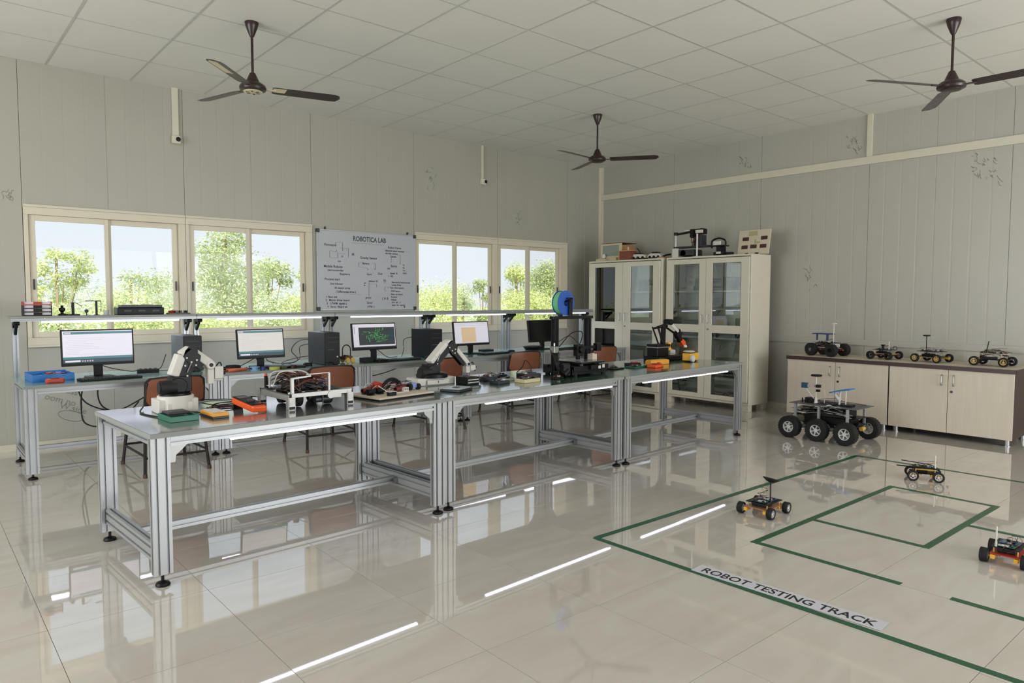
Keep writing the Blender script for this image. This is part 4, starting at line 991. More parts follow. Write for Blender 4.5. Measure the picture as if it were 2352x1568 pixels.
# ================================================================== ROBOT ARMS
def slab(m, pts, y, t_, k=0):
    # flat plate with the given x-z outline
    return m.prism(pts, (0, y - t_ / 2, 0), (1, 0, 0), (0, 0, 1), (0, t_, 0), k)
def link(m, p, q, w, y, t_, k=0):
    p = Vector((p[0], 0, p[1])); q = Vector((q[0], 0, q[1])); d = (q - p).normalized(); n = Vector((-d.z, 0, d.x)) * w / 2; pts = []
    for c, s in ((p, 1), (q, -1)):
        for i in range(5):
            a = PI * i / 4; v = c + (n * math.cos(a) - d * math.sin(a) * w / 2) * s; pts.append((v.x, v.z))
    return slab(m, pts, y, t_, k)
def white_arm(label, loc, rz, S_, P, H_, base=(.235, .22, .10), K=1.0, square=False):
    # P: shoulder, elbow, wrist in local x-z (metres above table)
    t = thing('desktop_manipulator', label, 'robot arm', loc, rz, 'white desktop robot arms')
    w, d, h = base
    poly = [(-w / 2, -d / 2), (w / 2, -d / 2), (w / 2, d * .1)] + [(w / 2 * math.cos(a), d * .1 + w / 2 * .8 * math.sin(a)) for a in (R(20), R(50), R(90), R(130), R(160))] + [(-w / 2, d * .1)]
    wq = .5 if square else .46
    b = MB().prism([(-w * wq, -d * .30), (w * wq, -d * .30), (w * wq, d * .45), (-w * wq, d * .45)], (0, 0, 0), (1, 0, 0), (0, 1, 0), (0, 0, h * .8))
    if not square: b.lathe([(w * .42, 0), (w * .42, h * .95), (w * .40, h)], (0, 0, 0), n=32)
    b.obj('base', WHITE, t, smooth=True, bevel=.004)
    MB().b2((-w * .28, -d * .345 - .012, .008), (w * .30, -d * .345, h * .62)).obj('base_panel', WHITE, t, bevel=.003)
    MB().b2((-.004, -d * .345 - .0135, h * .25), (.004, -d * .345 - .012, h * .5)).obj('base_mark', GREY, t)
    MB().lathe([(w * .36, h if not square else h * .8), (w * .36, h + .012), (w * .30, h + .022)], n=30).obj('turntable', BLACK, t, smooth=True)
    s, e, q = P
    m = MB(); m.b2((s[0] - .065, -.05, h + .018), (s[0] + .045, .05, s[1] + .01)); m.cyl((s[0] - .03, -.06, s[1] - .045), (s[0] - .03, .06, s[1] - .045), .048, n=20)
    m.obj('shoulder_housing', BLACK, t, smooth=True, bevel=.004)
    MB().cyl((s[0] - .125, -.03, s[1] - .052), (s[0] - .04, -.03, s[1] - .052), .042, n=20).cyl((s[0] - .134, -.03, s[1] - .052), (s[0] - .125, -.03, s[1] - .052), .035, n=20).obj('motor', BLACKM, t, smooth=True)
    MB().cyl((s[0] - .06, .01, s[1] - .02), (s[0] - .03, .01, s[1] - .055), .034, n=16).obj('motor', BLACKM, t, smooth=True)
    m = MB(); link(m, s, e, .075 * K, -.036, .008); link(m, s, e, .075 * K, .036, .008); slab(m, [(e[0] - .05, e[1] - .02), (e[0] + .0, e[1] + .025), (e[0] + .05, e[1] - .02), (e[0] + .04, e[1] - .075), (e[0], e[1] - .09)], -.043, .006); slab(m, [(e[0] - .05, e[1] - .02), (e[0] + .0, e[1] + .025), (e[0] + .05, e[1] - .02), (e[0] + .04, e[1] - .075), (e[0], e[1] - .09)], .043, .006)
    m.obj('upper_link', BLACK, t)
    v = Vector((e[0] - s[0], e[1] - s[1])).normalized(); nx, nz = -v.y * .048 * K, v.x * .048 * K
    if nx > 0: nx, nz = -nx, -nz
    m = MB(); m.beam((s[0] + nx - v.x * .005, 0, s[1] + nz - v.y * .005), (e[0] + nx * .95 - v.x * .03, 0, e[1] + nz * .95 - v.y * .03), .085, .050 * K, up=(nx, 0, nz))
    m.beam((e[0] + nx * .95 - v.x * .03, 0, e[1] + nz * .95 - v.y * .03), (e[0] - v.x * .0, 0, e[1] + .022), .08, .038 * K, up=(nx, 0, nz))
    m.obj('upper_cover', WHITE, t, bevel=.008)
    v2 = Vector((q[0] - e[0], q[1] - e[1])).normalized(); n2 = Vector((-v2.y, v2.x)); n2 = n2 if n2.y > 0 else -n2
    m = MB(); m.beam((e[0], 0, e[1] + .012), (q[0] + n2.x * .005, 0, q[1] + n2.y * .005), .062, .050 * K, up=(n2.x, 0, n2.y)); m.cyl((q[0], -.036, q[1]), (q[0], .036, q[1]), .028 * K, n=18); m.obj('forearm_cover', WHITE, t, smooth=True, bevel=.006)
    m = MB(); off = n2 * -.045 * K
    m.beam((e[0] + off.x, -.02, e[1] + off.y), (q[0] + off.x - v2.x * .02, -.02, q[1] + off.y - v2.y * .02), .014, .020, up=(n2.x, 0, n2.y)); m.beam((e[0] + off.x, .02, e[1] + off.y), (q[0] + off.x - v2.x * .02, .02, q[1] + off.y - v2.y * .02), .014, .020, up=(n2.x, 0, n2.y)); m.beam((e[0] + off.x * .6, 0, e[1] + off.y * .6 - .01), (q[0] + off.x * .6 - v2.x * .03, 0, q[1] + off.y * .6 - v2.y * .03), .034, .040 * K, up=(n2.x, 0, n2.y))
    m.obj('forearm_rod', BLACK, t)
    m = MB()
    for px, pz in ((e[0] - .03, e[1] - .03), (e[0] - .005, e[1] - .055), (e[0] + .025, e[1] - .045), (e[0] + .02, e[1] - .075), (s[0] + .02, s[1] + .01), (s[0] + .01, s[1] + .07)): m.cyl((px, -.0465, pz), (px, -.050, pz), .0055, n=8)
    m.cyl((q[0], -.0365, q[1]), (q[0], -.038, q[1]), .012, n=12, m=1)
    m.obj('screw', [WHITE, BLACK], t, smooth=True)
    m = MB(); m.b2((q[0] - .018, -.026, q[1] - .115 * H_), (q[0] + .02, .026, q[1] - .012)); m.b2((q[0] + .022, -.034, q[1] - .085 * H_), (q[0] + .072, .03, q[1] - .012)); m.b2((q[0] + .018, -.015, q[1] - .10 * H_), (q[0] + .07, .015, q[1] - .06 * H_))
    m.obj('end_effector', WHITE, t, bevel=.004)
    m = MB().cyl((q[0] + .0725, 0, q[1] - .03), (q[0] + .095, 0, q[1] - .03), .012, n=12).cyl((q[0] + .0725, .0, q[1] - .055), (q[0] + .09, .0, q[1] - .055), .01, n=10).tube([(q[0] + .04, 0, q[1] - .01), (q[0] + .055, 0, q[1] + .008), (q[0] + .066, 0, q[1] + .006), (q[0] + .07, 0, q[1] - .012)], .004, n=5)
    m.obj('gripper_fitting', BLACK, t, smooth=True)
    MB().cyl((s[0] + .02, -.0475, s[1] + .03), (s[0] + .045, -.0475, s[1] + .085), .004, n=8).obj('tension_rod', STEEL, t, smooth=True)
    return t
white_arm('large white and black robot arm on the grey-topped workbench', (-7.625, -3.66, TZ), 0, 1, ((.035, .20), (.085, .345), (.195, .265)), 1.0)
white_arm('white and black robot arm folded over the near end of the green workbench', (-5.72, -3.50, TZ), 0, 1, ((.0, .15), (.165, .310), (.33, .14)), .62, base=(.34, .22, .07), K=.72, square=True)

t = thing('desktop_manipulator', 'small black robot arm with an orange gripper on the far workbench', 'robot arm', (-2.60, -3.25, TZ))
MB().b2((-.13, -.12, 0), (.30, .11, .045)).obj('base', BLACK, t, bevel=.006)
MB().b2((-.12, -.07, .045), (.07, .07, .135)).b2((-.12, -.075, .15), (.10, .075, .175)).obj('motor_block', BLACK, t, bevel=.005); MB().b2((-.12, -.076, .136), (.10, .076, .149)).obj('bearing_plate', STEEL, t, bevel=.002)
m = MB(); link(m, (.02, .18), (-.06, .355), .022, -.03, .008); link(m, (.02, .18), (-.08, .355), .016, .03, .008); link(m, (.06, .17), (.07, .36), .05, 0, .03); m.obj('upper_link', BLACK, t)
m = MB(); link(m, (-.09, .355), (.15, .405), .022, -.03, .008); link(m, (-.05, .345), (.17, .365), .022, .03, .01); link(m, (.15, .405), (.33, .30), .028, -.02, .012); link(m, (.12, .36), (.30, .275), .02, .02, .01); m.cyl((.155, -.045, .41), (.155, .045, .41), .032, n=18)
m.obj('forearm_link', BLACK, t, smooth=True); m = MB(); link(m, (.17, .385), (.28, .31), .035, -.034, .006); m.obj('forearm_plate', WHITE, t)
m = MB(); link(m, (.33, .305), (.36, .20), .05, 0, .04); link(m, (.30, .27), (.33, .235), .04, 0, .05); m.obj('wrist', BLACK, t); MB().cyl((.38, 0, .245), (.392, 0, .175), .014, n=12).obj('wrist_motor', WHITE, t, smooth=True)
MB().prism([(0, 0), (.05, .03), (.085, 0), (.10, -.045), (.06, -.06), (.03, -.03)], (.35, -.03, .185), (1, 0, 0), (0, 0, 1), (0, .06, 0)).obj('gripper', ORANGE, t, bevel=.006); MB().prism([(0, 0), (.05, -.005), (.06, -.03), (.01, -.03)], (.40, -.034, .150), (1, 0, 0), (0, 0, 1), (0, .02, 0)).obj('gripper_tip', PALEWHEEL, t, bevel=.003)
MB().b2((.10, -.05, .10), (.155, .0, .19)).obj('servo', YEL, t, bevel=.004); MB().b2((.12, -.06, .05), (.21, .02, .105)).obj('controller', WHITE, t, bevel=.004); MB().cyl((.17, -.05, .15), (.17, 0, .15), .035, n=16).obj('pulley', DGREY, t, smooth=True)

# ================================================================== DESKTOP 3D PRINTER
t = thing('desktop_3d_printer', 'black desktop 3D printer with a blue and green spool on top', '3d printer', (-4.50, -3.84, TZ), R(3.4))
m = MB().b2((.0, .0, .035), (.46, .05, .085)).b2((.0, .32, .035), (.46, .37, .085)).b2((.02, .05, .04), (.07, .32, .085)).b2((.39, .05, .04), (.44, .32, .085)).b2((.19, -.03, .05), (.27, .40, .09))
m.b2((-.01, .012, .012), (.455, .36, .062)); m.obj('base_frame', BLACK, t, bevel=.003)
m = MB()
for x in (.04, .42):
    for y in (.03, .35): m.cyl((x, y, 0), (x, y, .035), .022, n=14)
m.each('foot', RUBBER, t, smooth=True)
MB().b2((.07, -.02, .118), (.37, .30, .122)).obj('bed_plate', M('bed_glass', '6c6a6c', .2), t); MB().b2((.065, -.025, .104), (.375, .305, .1175)).obj('heated_bed', BLACK, t, bevel=.002)
m = MB()
for x in (.10, .34):
    for y in (.01, .27): m.cyl((x, y, .086), (x, y, .1035), .018, n=14)
m.each('levelling_knob', DGREY, t, smooth=True)
for x in (-.03, .405): MB().profile((x, .20, .0), (x, .20, .485), .05, .045, up=(0, 1, 0), g=.008, dp=.004).obj('gantry_post', BLACK, t)
MB().b2((-.075, .175, .485), (.455, .225, .510)).obj('gantry_top', BLACK, t, bevel=.003)
MB().b2((-.07, .150, .215), (.46, .174, .240)).obj('x_rail', BLACK, t, bevel=.002)
MB().b2((.17, .11, .16), (.245, .164, .26)).cyl((.205, .105, .215), (.205, .08, .215), .03, n=16).b2((.185, .12, .128), (.215, .15, .16)).obj('print_head', BLACK, t, bevel=.003)
MB().b2((-.105, .135, .20), (-.05, .19, .255)).cyl((-.08, .16, .255), (-.08, .16, .285), .008, n=8).obj('extruder_motor', STEEL, t, bevel=.003); MB().b2((.461, .13, .19), (.52, .18, .26)).obj('rail_end', BLACK, t, bevel=.003)
MB().tube([(-.03, .15, .25), (.10, .13, .36), (.22, .12, .375), (.25, .13, .33), (.215, .13, .262)], .004, n=6).tube([(-.08, .16, .285), (-.02, .15, .30), (.08, .13, .34), (.20, .12, .262)], .003, n=6).obj('filament_tube', BLACK, t, smooth=True)
m = MB(); m.prism([(-.04, -.03), (.03, -.04), (.06, .0), (.02, .03), (-.03, .02)], (-.07, .05, .012), (1, 0, 0), (0, 1, 0), (0, 0, .10)).cyl((-.11, .03, .02), (-.05, .03, .06), .03, n=12).b2((-.13, .06, .0), (-.05, .12, .05)); m.obj('control_unit', BLACK, t, bevel=.004)
wires(t, (-.10, .08, .05), (-.08, .17, .22), 5, 91, (BLKW, BLKW), .025, .003)
MB().b2((.28, -.034, .055), (.31, -.030, .08)).b2((.37, -.004, .055), (.40, 0, .085)).each('front_label', WHITE, t)
MB().b2((.06, .228, .510), (.10, .25, .66)).b2((.06, .10, .635), (.085, .25, .65)).obj('spool_holder', BLACK, t, bevel=.002)
MB().b2((.075, .125, .510), (.115, .139, .672)).b2((.055, .125, .655), (.115, .139, .672)).obj('spool_arm', BLACK, t, bevel=.002)
SX, SY, SZ_ = .055, .148, .625
sp = MB().lathe([(.028, .0), (.107, .0), (.107, .004), (.028, .004)], (SX, SY, SZ_), (0, 1, 0), n=40, closed=True).lathe([(.028, .0), (.107, .0), (.107, .004), (.028, .004)], (SX, SY + .066, SZ_), (0, 1, 0), n=40, closed=True).lathe([(.026, .0), (.03, .0), (.03, .07), (.026, .07)], (SX, SY, SZ_), (0, 1, 0), n=24, closed=True)
sp.obj('spool', M('blue_spool', '2452a8', .3), t, smooth=True)
MB().lathe([(.032, .0), (.099, .0), (.099, .06), (.032, .06)], (SX, SY + .005, SZ_), (0, 1, 0), n=40, closed=True).obj('filament', M('green_filament', '6dbb80', .4), t, smooth=True)
t = thing('printed_block', 'small beige printed block on the bed of the printer', 'printed part', (-4.155, -3.72, TZ + .1222), R(3.4)); MB().b2((-.03, -.03, 0), (.03, .03, .05)).b2((-.03, -.03, .05), (.0, .0, .058)).obj('block', PALEW, t, bevel=.002)

# ================================================================== ITEMS ON THE NEAREST WORKBENCH
def box_item(name, label, cat, loc, rz, parts):
    t = thing(name, label, cat, loc, rz)
    for pn, mt, boxes, bv in parts:
        m = MB()
        for a, b in boxes: m.b2(a, b)
        m.obj(pn, mt, t, bevel=bv)
    return t
box_item('battery_charger', 'green plastic case with a dark lid in front of the large robot arm', 'case', (-7.69, -3.945, TZ), R(4), [
    ('case', TEAL, [((-.075, -.10, 0), (.075, -.092, .03)), ((-.075, .092, 0), (.075, .10, .03)), ((-.075, -.092, 0), (-.067, .092, .03)), ((.067, -.092, 0), (.075, .092, .03)), ((-.067, -.092, 0), (.067, .092, .018))], .002),
    ('lid', DGREY, [((-.06, -.03, .0305), (.055, .085, .044))], .006)])
t = thing('battery_module', 'amber-edged white electronic module beside the green case', 'electronic module', (-7.505, -3.965, TZ), R(3))
MB().b2((-.045, -.10, .0), (.045, .09, .010)).obj('rubber_base', DGREY, t, bevel=.002); MB().b2((-.045, -.10, .0103), (.045, .09, .030)).obj('housing', AMBER, t, bevel=.003); MB().b2((-.038, -.07, .0303), (.038, .08, .0335)).obj('face', WHITE, t, bevel=.003)
t = thing('multimeter', 'orange and black multimeter lying between the module and the robot frame', 'multimeter', (-7.29, -3.90, TZ + .023), R(12)); t.rotation_euler = (R(9), 0, R(12)); MB().b2((-.03, .10, -.040), (.03, .106, 0)).obj('prop_stand', BLACK, t)
MB().prism([(-.042, -.12), (.035, -.135), (.046, -.10), (.046, .10), (.034, .12), (-.034, .12), (-.046, .10), (-.046, -.10)], (0, 0, 0), (1, 0, 0), (0, 1, 0), (0, 0, .036)).obj('housing', ORANGE, t, bevel=.008)
MB().b2((-.041, -.095, .0362), (.041, .11, .042)).obj('face_plate', BLACK, t, bevel=.004); MB().cyl((0, -.02, .0422), (0, -.02, .05), .024, n=18).obj('dial', DGREY, t, smooth=True); MB().b2((-.03, .05, .0422), (.03, .09, .044)).obj('display', GREY, t)
for p in ((-.02, -.085, .040), (.02, -.085, .040)): MB().cyl(p, (p[0], p[1], .046), .008, n=10).obj('socket', REDP if p[0] > 0 else BLACK, t)
tag(MB().tube([(-7.75, -3.45, .79), (-7.80, -3.62, .777), (-7.74, -3.86, .7775), (-7.66, -3.80, .778), (-7.55, -3.82, .778), (-7.44, -3.85, .778), (-7.38, -3.70, .778)], .0045, n=6).obj('cable', BLKW, smooth=True), 'black cable curling around the base of the large white robot arm', 'cable')
for i, (mt, pts, lb) in enumerate((
   (BLKW, [(-7.44, -3.52, .79), (-7.36, -3.60, .778), (-7.24, -3.55, .778), (-7.22, -3.38, .778), (-7.34, -3.30, .778), (-7.46, -3.38, .80)], 'black looped cable between the large robot arm and the multimeter'),
   (REDW, [(-7.47, -3.80, .778), (-7.44, -3.68, .785), (-7.36, -3.62, .778), (-7.25, -3.66, .778), (-7.20, -3.55, .778)], 'thin red lead curling behind the amber-edged module'),
   (BLKW, [(-7.27, -3.70, .80), (-7.28, -3.60, .80), (-7.20, -3.48, .79), (-7.12, -3.50, .80), (-7.10, -3.62, .81), (-7.06, -3.70, .84)], 'black lead running from the multimeter into the robot frame'),
   (BLKW, [(-7.45, -3.66, .778), (-7.38, -3.77, .778), (-7.30, -3.72, .778), (-7.40, -3.60, .778), (-7.30, -3.50, .778), (-7.16, -3.58, .778)], 'black lead coiled behind the amber-edged module'))):
    tag(MB().tube(pts, .0038 if mt is BLKW else .0026, n=6).obj('cable', mt, smooth=True), lb, 'cable')
t = thing('power_adapter', 'small dark power adapter lying behind the multimeter', 'power adapter', (-7.185, -3.52, TZ), R(20)); MB().b2((-.05, -.035, 0), (.05, .035, .03)).obj('housing', M('dark_maroon', '30161c', .4), t, bevel=.006); MB().cyl((.05, 0, .015), (.07, 0, .015), .006, n=8).obj('strain_relief', BLACK, t)

# ---- open aluminium robot frame full of electronics
t = thing('competition_robot', 'open aluminium robot frame packed with boards and wires on the grey-topped workbench', 'robot', (-7.085, -4.03, TZ), R(2.5))
def channel(p0, p1, w, h, holes, ax):
    m = MB(); m.beam(p0, p1, w, .003, up=(0, 0, 1)); a = Vector(p0); b = Vector(p1); d = (b - a).normalized(); s = Vector((-d.y, d.x, 0)) * (w / 2)
    for sg in (-1, 1): m.beam(a + s * sg + Vector((0, 0, -h / 2)), b + s * sg + Vector((0, 0, -h / 2)), .003, h, up=(0, 0, 1))
    n = max(2, int((b - a).length / .03))
    for i in range(n):
        q = a.lerp(b, (i + .5) / n)
        for sg in (-1, 1): m.cyl(q + s * sg * 1.02 + Vector((0, 0, -h / 2)), q + s * sg * 1.09 + Vector((0, 0, -h / 2)), .0055, n=7, m=1)
    return m
FA = M('robot_aluminium', 'a3a29e', .35, metal=.5)
for p0, p1 in (((0, 0, .095), (.40, 0, .095)), ((0, .42, .095), (.40, .42, .095))): channel(p0, p1, .03, .022, 1, 0).obj('frame_beam', [FA, BLACK], t)
for p0, p1 in (((0, .02, .085), (0, .40, .085)), ((.395, .02, .085), (.395, .40, .085))): channel(p0, p1, .028, .03, 1, 0).obj('frame_beam', [FA, BLACK], t)
for x in (0, .39):
    for y in (0, .40):
        m = MB().b2((x - .022, y - .018, 0), (x - .018, y + .018, .09)).b2((x + .018, y - .018, 0), (x + .022, y + .018, .09)).b2((x - .018, y - .018, .0), (x + .018, y + .018, .004)).b2((x - .018, y - .02, .02), (x + .018, y - .0185, .075))
        m.obj('corner_leg', FA, t, bevel=.001)
        MB().b2((x - .015, y - .014, .006), (x + .015, y + .014, .07)).obj('leg_motor', BLACK, t, bevel=.003)
m = MB().b2((.0, -.012, .097), (.018, .006, .185)).b2((.245, -.008, .097), (.258, .004, .205)).beam((.0, -.003, .185), (.13, -.003, .195), .012, .010).beam((.10, -.003, .205), (.256, -.003, .207), .006, .006)
m.obj('upright_frame', FA, t, bevel=.001)
for y in (.10, .31):
    for x in (.09, .29):
        m = MB().lathe([(.018, -.018), (.05, -.018), (.052, 0), (.05, .018), (.018, .018)], (x, y, .052), (1, 0, 0), n=20, closed=True); m.obj('wheel', RUBBER, t, smooth=True)
m = MB().cyl((.16, .01, .045), (.26, .01, .045), .018, n=12).cyl((.14, .06, .055), (.24, .06, .055), .02, n=12).b2((.20, -.015, .01), (.205, -.01, .085)); m.each('drive_motor', DGREY, t, smooth=True)
MB().b2((.26, -.01, .05), (.33, .02, .078)).lathe([(.0, 0), (.022, 0), (.024, .016), (.0, .018)], (.255, -.02, .07), (0, 1, 0), n=16).obj('motor_bracket', FA, t)
MB().b2((.02, .03, .10), (.36, .38, .103)).obj('deck_plate', BLACK, t)
MB().b2((.05, .10, .103), (.15, .24, .15)).b2((.20, .14, .103), (.27, .26, .135)).each('battery_pack', BLACK, t, bevel=.004)
for k, (c, L, W, mt) in enumerate((((.09, .30, .125), .10, .08, PCB), ((.20, .08, .12), .11, .07, PCBB), ((.31, .20, .12), .08, .12, PCB), ((.10, .17, .16), .08, .10, PCBB), ((.30, .33, .12), .09, .06, PCB))): board('circuit_board', t, c, L, W, mt, 60 + k)
for k, (a, b) in enumerate((((.04, .10, .12), (.22, .06, .13)), ((.10, .20, .15), (.24, .12, .13)), ((.05, .30, .14), (.20, .28, .15)), ((.24, .05, .12), (.33, .30, .12)), ((.06, .05, .13), (.12, .35, .15)))):
    wires(t, a, b, 5, 70 + k, (BLKW, BLKW, COPPER, REDW) if k % 2 else (BLKW, GREY, COPPER, BLKW), .035, .0024, lift=.04)
wires(t, (.20, .10, .13), (.30, .15, .12), 6, 78, (BLUW, WHTW), .03, .0024, lift=.02)
MB().tube([(.02, .33, .10), (.03, .32, .19), (.10, .28, .205), (.20, .24, .20), (.27, .20, .14)], .005, n=6).tube([(.02, .28, .12), (.05, .25, .20), (.13, .22, .20), (.18, .20, .15)], .004, n=6).obj('cable', WHTW, t, smooth=True)
MB().cyl((.01, .36, .10), (.01, .36, .175), .011, n=10).obj('switch_post', BLACK, t, smooth=True); MB().cyl((.01, .36, .175), (.01, .36, .19), .009, n=10).obj('push_button', ORANGE, t, smooth=True)
MB().b2((-.01, .22, .118), (.05, .31, .122)).b2((.05, .16, .162), (.12, .2, .165)).each('mirror_plate', M('silver_foil', 'e0dde6', .15, metal=.6), t)

# ---- pale board with motors and wiring
t = thing('wiring_demo_board', 'pale board with red motors, black cables and a blue module', 'electronics board', (-6.30, -3.865, TZ), R(10))
MB().b2((-.24, -.165, 0), (.24, .165, .010)).obj('rubber_underlay', BLACK, t); MB().b2((-.243, -.168, .0102), (.243, .168, .022)).obj('baseboard', PALEW, t, bevel=.002)
for k, (x, y) in enumerate(((-.17, .06), (-.10, .0), (-.185, -.01), (.04, -.03), (.13, .03))):
    MB().cyl((x - .03, y, .046), (x + .03, y, .046), .018, n=14).obj('motor', BLACK if k in (1, 2) else M('maroon', '6e2620', .4), t, smooth=True); MB().cyl((x - .035, y, .046), (x - .031, y, .046), .012, n=10).b2((x - .02, y - .02, .0222), (x + .02, y + .02, .027)).obj('motor_mount', BLACK, t)
MB().prism([(-.03, 0), (.03, 0), (.035, .03), (.0, .045), (-.035, .03)], (-.05, .07, .05), (1, 0, 0), (0, 0, 1), (0, .05, 0)).obj('red_housing', REDP, t, bevel=.004)
MB().tube([(-.02, .08, .03), (.0, .06, .085), (.05, .05, .105), (.10, .05, .085), (.13, .05, .04)], .013, n=8).tube([(-.01, .05, .03), (.02, .03, .075), (.06, .03, .09), (.10, .03, .07), (.12, .02, .04)], .010, n=8).obj('cable_bundle', BLACK, t, smooth=True)
MB().b2((-.02, -.07, .0222), (.10, -.01, .028)).b2((.055, -.068, .028), (.10, -.03, .055)).obj('white_module', WHITE, t, bevel=.003)
m = MB().cyl((.066, -.069, .044), (.066, -.074, .044), .007, n=10).cyl((.088, -.069, .044), (.088, -.074, .044), .007, n=10); m.obj('sensor_eye', STEEL, t, smooth=True)
MB().b2((.165, -.02, .035), (.225, .04, .07)).obj('blue_module', M('lilac_blue', '7f8fc4', .35), t, bevel=.006); MB().lathe([(.01, -.01), (.024, -.01), (.024, .01), (.01, .01)], (.158, -.01, .047), (1, 0, 0), n=16, closed=True).lathe([(.01, -.01), (.022, -.01), (.022, .01), (.01, .01)], (.228, -.02, .044), (1, 0, 0), n=16, closed=True).each('module_wheel', RUBBER, t, smooth=True)
MB().b2((-.135, -.14, .0222), (-.075, -.11, .048)).obj('terminal_block', BLACK, t, bevel=.002); MB().b2((-.137, -.142, .048), (-.073, -.108, .051)).beam((-.13, -.11, .05), (-.165, -.06, .088), .004, .004).obj('terminal_cover', WHITE, t)
for k, (a, b) in enumerate((((-.15, .1, .04), (-.05, .1, .05)), ((0, .0, .04), (.14, .06, .05)), ((-.08, .02, .03), (.05, -.03, .05)), ((.1, .04, .04), (.2, .03, .06)))): wires(t, a, b, 4, 110 + k, (REDW, BLKW, WHTW), .025, .002, lift=.03)

# ================================================================== ITEMS ON THE GREEN WORKBENCHES
box_item('shallow_tray', 'shallow dark tray with a pale inlay at the near corner of the middle workbench', 'tray', (-5.80, -3.93, TZ), R(25), [('tray', DGREY, [((-.10, -.08, 0), (.10, .08, .016))], .004), ('inlay', M('pale_inlay', 'a9b2b6', .3), [((-.09, -.07, .0162), (.09, .07, .024))], .004), ('marking', BLACK, [((-.03, -.02, .0242), (.02, .02, .027))], .001)])
t = thing('component_box', 'black electronic box with white stripes beside the second robot arm', 'electronic module', (-5.47, -3.66, TZ), R(5)); MB().b2((-.09, -.07, 0), (.03, .07, .06)).obj('body', BLACK, t, bevel=.003); m = MB(); m.b2((-.085, -.0705, .015), (.025, -.07, .022)).b2((-.085, -.0705, .036), (.025, -.07, .043)); m.each('stripe', WHITE, t); MB().cyl((.05, -.04, .012), (.05, -.04, .04), .02, n=12).cyl((.06, .02, .0), (.06, .02, .045), .018, n=12).obj('knob', BLACK, t, smooth=True); wires(t, (.04, -.03, .03), (.09, .0, .02), 4, 120, (WHTW, BLKW), .02, .002)
def gadget(label, x, y, rz, L, W, h, mt, seed, top=PCB, name='circuit_module'):
    t = thing(name, label, 'circuit module', (x, y, TZ), rz); MB().b2((-L / 2, -W / 2, 0), (L / 2, W / 2, h)).obj('housing', mt, t, bevel=.003)
    board('circuit_board', t, (0, 0, h + .002), L * .9, W * .9, top, seed); wires(t, (-L / 2, 0, h), (L / 2, W * .3, h), 2, seed, (BLKW, REDW), .015, .0016, lift=.02); return t
gadget('low dark module with a pale top edge, left of the cream-sided module', -5.28, -3.79, R(8), .13, .10, .022, DGREY, 131, PCBB)
gadget('black module lying behind the low dark module', -5.22, -3.58, R(-12), .13, .08, .03, BLACK, 132, PCBB)
gadget('white plastic module between the black modules in the middle of the green workbench', -5.11, -3.68, R(10), .10, .08, .02, WHITE, 133, PCBB)
gadget('module with a cream side facing the camera on the middle workbench', -5.05, -3.86, R(7), .19, .11, .03, M('cream_plastic', 'cbbf9a', .4), 134, BLACK)
gadget('small dark module at the back edge of the middle workbench', -4.93, -3.38, R(20), .08, .08, .012, DGREY, 135, PCBB)
gadget('black webcam-like module with a cable, left of the printer', -4.86, -3.66, R(-8), .17, .12, .04, BLACK, 136, PCBB)
gadget('flat dark module on the back part of the middle workbench, left of the small one', -5.06, -3.42, R(-5), .12, .07, .014, BLACK, 137, PCBB)
tag(MB().tube([(-4.80, -3.62, .82), (-4.74, -3.55, .86), (-4.72, -3.46, .90), (-4.70, -3.40, .84), (-4.72, -3.34, .778)], .004, n=6).obj('cable', BLKW, smooth=True), 'short black cable standing up left of the printer', 'cable')
gadget('small black part in front of the printer control unit', -4.70, -3.84, R(10), .12, .05, .015, BLACK, 138, BLACK, 'spare_part')
gadget('green circuit board right of the printer, where the two green workbenches meet', -3.72, -3.60, R(5), .17, .11, .010, BLACK, 139, PCB)
gadget('long green circuit board with two small lamps on the far workbench', -3.42, -3.62, R(8), .26, .12, .010, TEAL, 140, PCB)
t = thing('tool_case', 'long amber plastic case beside the small black robot arm', 'case', (-3.02, -3.56, TZ), R(-4)); MB().b2((-.14, -.04, 0), (.13, .04, .045)).obj('body', AMBER, t, bevel=.006); MB().b2((-.13, -.032, .0452), (.12, .032, .05)).obj('lid', YEL, t, bevel=.003)
t = thing('orange_remote', 'orange hand remote lying in front of the amber case', 'remote control', (-3.26, -3.73, TZ), R(12)); MB().prism([(-.11, -.05), (-.03, -.065), (.08, -.04), (.11, 0), (.08, .04), (-.03, .06), (-.11, .045)], (0, 0, 0), (1, 0, 0), (0, 1, 0), (0, 0, .028)).obj('shell', ORANGE, t, bevel=.006); MB().b2((-.05, -.03, .0282), (.02, .03, .036)).cyl((.06, 0, .028), (.06, 0, .04), .018, n=12).obj('keypad', REDP, t, bevel=.002)
t = thing('handle_tool', 'black and red hand tool left of the amber case', 'tool', (-3.33, -3.50, TZ), R(-20)); MB().prism([(-.09, -.02), (.02, -.028), (.08, -.012), (.08, .012), (.02, .028), (-.09, .02)], (0, 0, 0), (1, 0, 0), (0, 1, 0), (0, 0, .03)).obj('grip', BLACK, t, bevel=.006); MB().b2((-.02, -.02, .0302), (.05, .02, .038)).obj('slider', REDP, t, bevel=.003)
